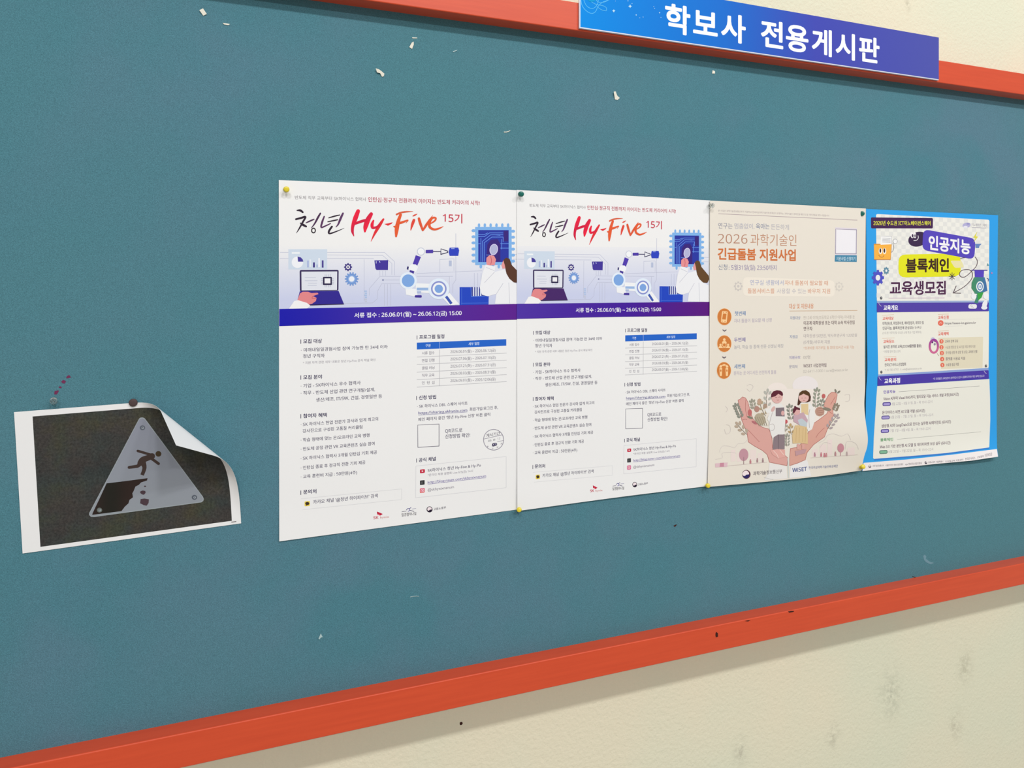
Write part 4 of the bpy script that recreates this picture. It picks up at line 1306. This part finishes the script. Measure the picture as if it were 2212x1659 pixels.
for x0, y0, x1, y1, h, bo, c, t in (
        (345, 333, 530, 324, 50, .03, (122, 104, 180), '인공지능'),
        (345, 438, 1506, 366, 54, .018, DP, 'Vision AI부터 Visual RAG까지, 멀티모달 지능 서비스 개발 과정(360시간)'),
        (475, 518, 1097, 480, 46, 0, (172, 164, 172), '8월 22일 ~ 8월 31일, 월 ~ 목 19시~22시'),
        (325, 650, 986, 618, 54, .018, DP, '온디바이스 비전 AI 모델 개발 (60시간)'),
        (455, 723, 1112, 682, 46, 0, (172, 164, 172), '6월 25일 ~ 7월 27일, 월 ~ 목 19시~22시'),
        (315, 858, 1386, 788, 54, .018, DP, '생성형 AI와 LangChain으로 만드는 실무형 AI에이전트 (60시간)'),
        (450, 930, 1072, 894, 46, 0, (172, 164, 172), '7월 1일 ~ 8월 4일, 월 ~ 목 19시~22시'),
        (297, 1072, 494, 1062, 50, .03, (112, 164, 118), '블록체인'),
        (288, 1180, 1377, 1112, 54, .018, DP, 'Web 3.0 기반 분산형 AI 모델 및 데이터마켓 보상 실무 (60시간)'),
        (425, 1254, 1112, 1214, 46, 0, (172, 168, 170), '6월 22일 ~ 7월 22일, 월 ~ 목 19시~22시')):
    s.text(x0, y0, x1, y1, h, t, c, bo)
for k, (cx, cy, c, f) in enumerate(((395, 520, (72, 54, 140), (166, 154, 214)), (378, 727, (86, 74, 140), (166, 156, 212)), (368, 935, (72, 54, 140), (168, 158, 218)), (345, 1259, (92, 128, 112), (128, 182, 150)))):
    s.part('date_pill')
    s.rr([(cx - 64, cy - 26), (cx + 64, cy - 32), (cx + 64, cy + 26), (cx - 64, cy + 32)], 26, c)
    s.rr([(cx - 52, cy - 15), (cx + 52, cy - 20), (cx + 52, cy + 15), (cx - 52, cy + 20)], 15, f)
s.group('sponsor_strip', 4)
s.poly([(40, 1426), (700, 1374), (1400, 1300), (2094, 1212), (2112, 1330), (1700, 1392), (1200, 1438), (700, 1490), (22, 1551)], (238, 232, 232))
s.poly([(200, 1366), (700, 1326), (1300, 1276), (1960, 1190), (1985, 1206), (1300, 1300), (700, 1350), (210, 1390)], (54, 124, 206))
TG = (140, 132, 140)
for x0, y0, x1, y1, h, t in ((178, 1474, 350, 1466, 30, '과학기술정보통신부'), (375, 1466, 650, 1446, 30, '서울경기인천 정보산업진흥원'), (680, 1446, 935, 1430, 34, 'nipa 정보통신산업진흥원'), (1030, 1418, 1265, 1404, 30, '고용노동부 서울특별시'),
                             (1300, 1406, 1575, 1376, 30, '디지털교육 지원센터'), (1605, 1368, 1762, 1348, 40, '한국IT서비스'), (1790, 1340, 1890, 1322, 32, '산업협회'), (1908, 1312, 2022, 1288, 50, '더존비즈온')):
    s.text(x0, y0, x1, y1, h, t, TG, .014)
s.ell(135, 1480, 22, 24, (110, 100, 108), 16)
s.ell(135, 1472, 15, 12, (236, 230, 232), 12)
s.ell(1000, 1422, 20, 24, (90, 84, 96), 16)
s.ell(1006, 1412, 14, 10, (236, 230, 232), 12)

# ---------------------------------------------------------------- header sign on the top rail
SD = .0345
a, c_ = at(1252.6, 66.7, SD), at(2028, 81, SD)
sx0, sx1, sz0, sz1 = a.x, c_.x, at(2027.5, 172.3, SD).z, c_.z
sign = empty('header_sign', ((sx0 + sx1) / 2, -.0305, sz0), 'long blue to violet sign with white lettering fixed across the top orange rail', 'sign')
def dS(x, y):
    return SD
box('sign_board', (sx0 - .001, -SD + .0001, sz0 - .001), (sx1, -.0302, sz1), SIGNE, sign, .0004, sign.location)
s = Sheet(sign, dS, maxlen=30, m=SIGNM)
s.group('printed_face')
q = [proj(sx0 + .0012, sz1, -SD), proj(sx1, sz1, -SD), proj(sx1, sz0 + .0012, -SD), proj(sx0 + .0012, sz0 + .0012, -SD)]
def sg(x, y):
    t = (x - 1252) / 776
    return lerp((0, 138, 228), (26, 108, 204), t / .4) if t < .4 else (lerp((26, 108, 204), (66, 74, 176), (t - .4) / .25) if t < .65 else lerp((66, 74, 176), (78, 84, 168), (t - .65) / .35))
s.poly(q, sg)
s.group('lettering')
zb = at(1436.5, 37, SD).z
for x0, x1, ch in ((1436.5, 1491.5, '학'), (1497, 1550.5, '보'), (1557.5, 1611, '사'), (1643.5, 1692, '전'), (1697.5, 1746.5, '용'), (1753.5, 1797, '게'), (1805, 1847, '시'), (1855.5, 1900, '판')):
    s.part('letter')
    WANTED.setdefault(weight(.028)[0], {})[ch] = 1
    pr = []
    for x in (x0, x1):
        Xw = at(x, 60, SD).x
        pr.append(proj(Xw, zb, -SD))
    s.defer.append((pr[0], pr[1], .0580, ch, (240, 246, 250), .028, s.layer, s.g, SD))
s.group('flower_ornament')
s.T = (1230, 0, 4.424)
LB = (96, 190, 244)
for P in ([(108, -10), (125, 60), (170, 110), (215, 128), (250, 110), (275, 60), (320, 20), (390, -5)], [(130, -20), (160, 50), (205, 80), (245, 70), (270, 30), (280, -30)], [(200, 10), (250, 40), (320, 55), (352, 75), (348, 104), (300, 90), (262, 62)],
          [(240, -30), (275, 20), (340, 18), (385, -10)]):
    s.stroke(P, 5, LB, 6)
s.ell(215, -8, 40, 26, (10, 152, 214), 16)
def star(x, y, r):
    P = []
    for k in range(8):
        a = math.pi * k / 4
        rr_ = r if k % 2 == 0 else r * .45
        P.append((x + rr_ * math.cos(a), y + rr_ * math.sin(a)))
    s.poly(P, (190, 228, 250))
for k, (x, y, r) in enumerate(((424, 104, 16), (580, 60, 18), (638, 143, 8), (862, 122, 8), (560, 8, 7), (672, 170, 5), (704, 163, 5), (806, 64, 5), (815, 80, 5), (875, 166, 5), (598, 34, 5), (440, 10, 4))):
    s.part('star_ornament')
    star(x, y, r)

# ---------------------------------------------------------------- warning print with a curled corner
TL, BLc, BRc = at(31, 890), at(49.5, 1195), at(521, 1130)
vx = (BRc - BLc); Wd = vx.length
ux = vx.normalized()
uy = (TL - BLc)
Hh = uy.length
uy = uy.normalized()
warn = empty('warning_printout', BLc + Vector((0, -.001, 0)), 'photocopied falling person warning sign on a loose sheet with its top right corner curled over', 'paper sheet')
# the sheet is an A4 page bent round a slanting axis: flat, then an arc, then straight out
SW, SH = .296, .208
FA, FL0, FR, FK, FP = .61986, .24390, .041884, -.184723, 1.75865
fn, fm = (math.cos(FA), math.sin(FA)), (-math.sin(FA), math.cos(FA))
U3, V3 = Vector((ux.x, 0, ux.z)), Vector((uy.x, 0, uy.z))
def fold(u, v, off=0.0):
    a = fn[0] * u + fn[1] * v
    t = fm[0] * u + fm[1] * v
    s_ = a - FL0
    r = max(FR + FK * (t + .02), .003)
    base = .0012
    if s_ <= 0:
        a2, h, ph = a, 0.0, 0.0
    else:
        ph = min(s_ / r, FP)
        ex = max(s_ - r * FP, 0)
        a2 = FL0 + r * math.sin(ph) + ex * math.cos(ph)
        h = r * (1 - math.cos(ph)) + ex * math.sin(ph)
    a2 -= off * math.sin(ph)
    h += off * math.cos(ph)
    p = BLc + U3 * (a2 * fn[0] + t * fm[0]) + V3 * (a2 * fn[1] + t * fm[1])
    return Vector((p.x, -(base + h), p.z))
def span(*q):
    """grid lines: (start, end, cells) pieces joined"""
    out = [q[0][0]]
    for a_, b_, n in q:
        out += [a_ + (b_ - a_) * (k + 1) / n for k in range(n)]
    return out
def bent(name, US, VS, m, offs):
    V, Fc, C = [], [], []
    nu, nv = len(US) - 1, len(VS) - 1
    for o_ in offs:
        for v in VS:
            for u in US:
                V.append(fold(u, v, o_))
                C.append(lin((233, 233, 234)))
    N, w = (nu + 1) * (nv + 1), nu + 1
    for j in range(nv):
        for i in range(nu):
            a = j * w + i
            Fc.append((a, a + 1, a + w + 1, a + w))
            if len(offs) > 1:
                Fc.append((N + a, N + a + w, N + a + w + 1, N + a + 1))
    if len(offs) > 1:
        rim = [i for i in range(nu)] + [j * w + nu for j in range(nv)] + [nv * w + nu - i for i in range(nu)] + [(nv - j) * w for j in range(nv)]
        n0 = len(V)
        for a in rim:
            V += [V[a], V[a + N]]
            C += [C[a], C[a]]
        for k in range(len(rim)):
            a, b_ = n0 + 2 * k, n0 + 2 * ((k + 1) % len(rim))
            Fc.append((a, a + 1, b_ + 1, b_))
    return mesh_obj(name, V, Fc, m, warn, warn.location, C, smooth=True)
pu, pv = (.0224, .2825, 84), (.0062, .1995, 60)
bent('paper_sheet', span((0, .0224, 7), pu, (.2825, SW, 5)), span((0, .0062, 2), pv, (.1995, SH, 3)), PAPER, (0, -.00018))
bent('photo_print', span(pu), span(pv), PHOTO, (.00006,))
class Warn(Sheet):
    def place(s, x, y, lay):
        p = at(x, y) - BLc
        d_ = ux.x * uy.z - ux.z * uy.x
        u = (p.x * uy.z - p.z * uy.x) / d_
        v = (ux.x * p.z - ux.z * p.x) / d_
        return fold(u, v, lay + .00006)
s = Warn(warn, lambda x, y: .0012, maxlen=12)
s.T = (170, 890, 6.914)
s.part('triangle_plate')
s.poly([(905, 96), (925, 82), (952, 78), (982, 86), (1002, 108), (1858, 1262), (1870, 1295), (1862, 1326), (1832, 1346), (235, 1564), (185, 1560), (160, 1535), (160, 1505)], (150, 158, 164))
s.poly([(912, 104), (952, 90), (994, 116), (1848, 1268), (1856, 1300), (1826, 1334), (232, 1548), (182, 1544), (172, 1510)],
       lambda x, y: lerp((136, 140, 154), (142, 148, 156), (y - 905) / 200))
s.part('cliff_drawing')
s.poly([(420, 1062), (700, 1028), (1032, 984), (1022, 1020), (935, 1048), (900, 1085), (850, 1110), (822, 1180), (804, 1210), (814, 1270), (762, 1308), (745, 1362), (692, 1410), (642, 1476), (420, 1505), (205, 1532), (212, 1505), (300, 1320)],
       lambda x, y: lerp((44, 30, 26), (26, 26, 20), bell(x - 240, 25) * .9))
s.part('falling_figure')
FG = (62, 48, 44)
s.ell(1193, 622, 44, 42, (66, 52, 34), 20)
s.stroke([(885, 578), (1000, 612), (1120, 648)], 38, FG, cap=True)
s.stroke([(1100, 655, 88), (1040, 680, 84), (960, 712, 92), (920, 760, 80), (905, 790, 54)], 80, FG, smooth=4, cap=True)
s.stroke([(1085, 688), (1195, 768)], 42, FG, cap=True)
s.stroke([(925, 770, 60), (880, 806, 48), (755, 824, 42)], 44, FG, cap=True)
s.stroke([(960, 745, 90), (985, 830, 62), (950, 938, 52)], 60, FG, smooth=4)
for k, P in enumerate(([(978, 1100), (995, 1094), (1012, 1106), (998, 1118), (982, 1114)], [(925, 1180), (960, 1168), (998, 1176), (1002, 1205), (975, 1232), (950, 1226), (922, 1205)],
                       [(928, 1296), (985, 1288), (1052, 1300), (1046, 1355), (1018, 1394), (975, 1386), (920, 1358)])):
    s.part('falling_rock')
    s.poly(P, (72, 54, 62))
for cx, cy, c in ((955, 232, (92, 98, 110)), (1730, 1270, (84, 90, 102)), (315, 1460, (100, 108, 104))):
    s.part('screw_head')
    s.ell(cx, cy, 40, 36, c, 18)
    s.ell(cx + 4, cy + 2, 20, 18, (150, 158, 166), 12)
    s.ell(cx + 2, cy - 2, 9, 8, (90, 96, 106), 8)

# ---------------------------------------------------------------- finish the printed sheets
resolve_lettering()
for sh in SHEETS:
    sh.build()
bpy.data.objects.remove(GOB)
bpy.data.curves.remove(GCU)
bpy.data.scenes.remove(GSC)

# ---------------------------------------------------------------- pins
def lathe(name, prof, m, parent, n=20, smooth=True):
    V, Fc = [], []
    for r, y in prof:
        for k in range(n):
            a = 2 * math.pi * k / n
            V.append((r * math.cos(a), -y, r * math.sin(a)))
    for j in range(len(prof) - 1):
        for k in range(n):
            a, b_ = j * n + k, j * n + (k + 1) % n
            Fc.append((a, b_, b_ + n, a + n))
    Fc.append(tuple(reversed(range(n))))
    Fc.append(tuple(range((len(prof) - 1) * n, len(prof) * n)))
    return mesh_obj(name, V, Fc, m, parent, (0, 0, 0), None, smooth)
FLAT = [(.0010, .0002), (.0062, .0004), (.0066, .0010), (.0064, .0020), (.0050, .0026), (.0030, .0029), (.0006, .0030)]
GRIP = [(.0010, .0002), (.0044, .0004), (.0048, .0010), (.0044, .0018), (.0030, .0024), (.0026, .0045), (.0027, .0066), (.0036, .0080), (.0048, .0090), (.0050, .0102), (.0044, .0114), (.0024, .0119), (.0006, .0120)]
NEED = [(.0001, -.0058), (.0005, -.0040), (.0005, .0006)]
def pushpin(px, py, d, m, label, k=1.0, tilt=(0, 0), group=None, prof=GRIP):
    e = empty('push_pin', at(px, py, d), label, 'push pin', group)
    e.rotation_euler = (math.radians(tilt[0]), 0, math.radians(tilt[1]))
    e.scale = (k, k, k)
    lathe('grip', prof, m, e)
    lathe('needle', NEED, STEEL, e, 8)
    return e
pushpin(618, 409, d1(618, 409) + .0005, YEL, 'yellow push pin at the top left corner of the leftmost white poster', .95, (8, 4))
pushpin(1124, 419, d2(1124, 419) + .0004, GRN, 'green push pin at the top where the two white posters meet', .95, (10, -6))
pushpin(1533, 444, d3(1533, 444) + .0004, CLEAR, 'clear push pin at the top between the white and the cream poster', .95, (6, 4))
pushpin(1862, 461.5, d3(1862, 461) + .0004, GRN, 'dark green pin with a round head at the top right corner of the cream poster', .85, (0, -46), prof=FLAT)
pushpin(1122, 1101, d2(1122, 1099) + .0006, YEL, 'yellow push pin under the seam between the two white posters', .9, (-18, -24))
pushpin(1528, 1049, d3(1530, 1049) + .0006, YEL, 'yellow push pin at the bottom left corner of the cream poster', .9, (-16, -26))
pushpin(1860, 1009, d3(1856, 1009) + .0006, YEL, 'yellow push pin at the bottom right corner of the cream poster', 1.0, (-22, -20))
pushpin(288, 869.5, .0020, BRN, 'flat round dark brown pin holding the top edge of the curled printout', .92, (0, 0), prof=FLAT)
pushpin(116, 867, .0004, CLEAR, 'clear push pin in the fabric just above the curled printout', 1.0, (-14, 14))

# staple at the lower right corner of the printout
e = empty('staple', at(505, 1127, .0016), 'small dark staple at the lower right corner of the curled printout', 'staple')
box('crown', (-.0035, -.0004, -.0003), (.0035, .0, .0003), DARKM, e, 0)
for x in (-.0035, .0029):
    box('leg', (x, .0, -.0003), (x + .0006, .004, .0003), DARKM, e, 0)

# ---------------------------------------------------------------- torn paper scraps left in the felt
def flake(name, pts, label, cat, m=SCRAP, d=.0003, th=.0007, group=None, tip=0.0):
    P = [at(x, y, d) for x, y in pts]
    c_ = sum(P, Vector()) / len(P)
    zs = [p.z for p in P]
    V = []
    for sd in (0, 1):
        for p in P:
            f_ = tip * (p.z - min(zs)) / max(max(zs) - min(zs), 1e-5)
            V.append((p.x, p.y - f_ - th * sd, p.z))
    n = len(P)
    F_ = [tuple(range(n)), tuple(reversed(range(n, 2 * n)))] + [(k, (k + 1) % n, n + (k + 1) % n, n + k) for k in range(n)]
    o = mesh_obj(name, V, F_, m, None, c_)
    return tag(o, label, cat, group)
G = 'torn paper scraps left on the fabric'
flake('paper_scrap', [(431, 23), (439, 19.5), (447, 31), (439, 34)], 'square white paper scrap high at the left of the fabric', 'scrap', tip=.002, group=G)
flake('paper_scrap', [(481, 50), (490, 51), (497, 52.5), (493, 54.5), (484, 53)], 'thin white paper sliver just right of the square scrap', 'scrap', group=G)
flake('paper_scrap', [(889, 93), (893, 91), (893.5, 97), (890, 106), (887, 104), (884, 102)], 'small leaf shaped white scrap below the top rail', 'scrap', tip=.002, group=G)
flake('paper_scrap', [(890, 81), (901, 81.5), (901, 83), (891, 83)], 'hair thin white sliver above the leaf shaped scrap', 'scrap', group=G)
flake('paper_scrap', [(811, 149), (818, 151), (824, 155), (830, 160), (829, 165), (825, 166), (821, 159), (814, 157)], 'bent bow shaped white scrap over the leftmost white poster', 'scrap', tip=.003, group=G)
flake('paper_scrap', [(1324, 199), (1328, 198.5), (1332, 207), (1338, 212), (1334, 216), (1328, 215)], 'wedge shaped white scrap over the second white poster', 'scrap', tip=.003, group=G)
flake('paper_scrap', [(1539, 152), (1544, 154), (1544, 159), (1538, 159)], 'tiny cream paper crumb under the blue sign', 'scrap', group=G)
flake('paper_scrap', [(978, 111), (987, 108), (987, 109.5), (979, 113)], 'faint short white sliver between the leaf scrap and the sign', 'scrap', m=SCRAPD, group=G)
flake('paper_scrap', [(693, 1368), (697, 1376), (693, 1377), (690, 1381), (688, 1379)], 'pale grey crumb on the fabric below the leftmost white poster', 'scrap', m=SCRAPD, group=G)
def strand(pts, w, m, label, name='thread', cat='thread'):
    V, F_ = [], []
    for i, (x, y) in enumerate(pts):
        p = at(x, y, .0006)
        for q in ((0, -w), (-w, w * .5), (w, w * .5)):
            V.append((p.x, p.y + q[0] * .5, p.z + q[1]))
        if i:
            a = 3 * (i - 1)
            for k in range(3):
                b_ = (k + 1) % 3
                F_.append((a + k, a + b_, a + 3 + b_, a + 3 + k))
    n = len(V)
    F_ += [(0, 1, 2), (n - 1, n - 2, n - 3)]
    return tag(mesh_obj(name, V, F_, m, None, at(*pts[0], .0006)), label, cat)
strand([(1088.5, 285), (1093, 285), (1098, 284), (1102, 281.5)], .0009, SCRAP, 'curved white thread on the fabric above the two white posters')
strand([(886, 1289.5), (893, 1288), (900, 1287.5), (905, 1288)], .0007, SCRAPD, 'faint pale thread on the fabric below the two white posters')
strand([(298, 1151), (300, 1148), (304, 1146.5)], .0008, SCRAPD, 'pale curled fibre at the bottom edge of the curled printout', 'fibre', 'fibre')
strand([(1971, 1245), (1977, 1247), (1984, 1251)], .0008, DARKM, 'dark splinter where the fabric meets the bottom rail', 'splinter', 'splinter')

# faded ink marks, holes and scuffs belong to the board and the wall
def decal(name, polys, m, parent, d, label=None):
    V, F_ = [], []
    for P in polys:
        n = len(V)
        V += [at(x, y, d) for x, y in P]
        F_.append(tuple(range(n, n + len(P))))
    o = mesh_obj(name, V, F_, m, parent, parent.location if parent else (0, 0, 0))
    if label:
        o['label'] = label
    return o
def blob(cx, cy, rx, ry, n=9, j=.25):
    return [(cx + rx * (1 + random.uniform(-j, j)) * math.cos(-2 * math.pi * k / n), cy + ry * (1 + random.uniform(-j, j)) * math.sin(-2 * math.pi * k / n)) for k in range(n)]
for P in ([(144, 813), (149, 810), (154, 815), (147, 817), (143, 817)], [(132, 824), (137, 820.5), (143, 824), (139, 829), (134, 827)], [(126, 836.5), (130, 834), (134, 837), (130, 839)],
          [(118, 845), (126, 843), (127, 845), (123, 852), (117, 852)]):
    decal('ink_mark', [P], REDM, board, .00025, 'faded red ink mark')
decal('nail_hole', [blob(1548, 1371, 3.4, 6)], DARKM, board, RP + .0002, 'dark nail hole')
decal('paint_chip', [[(1702, 1321), (1709, 1319.5), (1716, 1319.5), (1714, 1322), (1705, 1323.5)]], DARKM, board, RP + .0002, 'dark paint chip')
decal('paint_chip', [[(1608, 1341.5), (1616, 1340), (1622, 1339.5), (1616, 1342.5)]], DARKM, board, RP + .0002, 'dark paint chip')
decal('pin_hole', [[(1454, 1136), (1461, 1132.5), (1462, 1134), (1458, 1138.5)]], DARKM, board, .0002, 'dark pin hole')
SM, _, _ = mat('chalk_smear', (112, 148, 162), .95, .1)
decal('chalk_smear', [[(1994, 1201), (1998, 1198), (2001, 1202), (2000, 1207), (2008, 1213), (2018, 1216), (2010, 1219), (2000, 1214), (1996, 1209)]], SM, board, .0002, 'pale smear')
hole = decal('nail_hole', [blob(996, 1563, 3.4, 4.2)], DARKM, None, -WALLY + .0003)
hole['kind'] = 'structure'
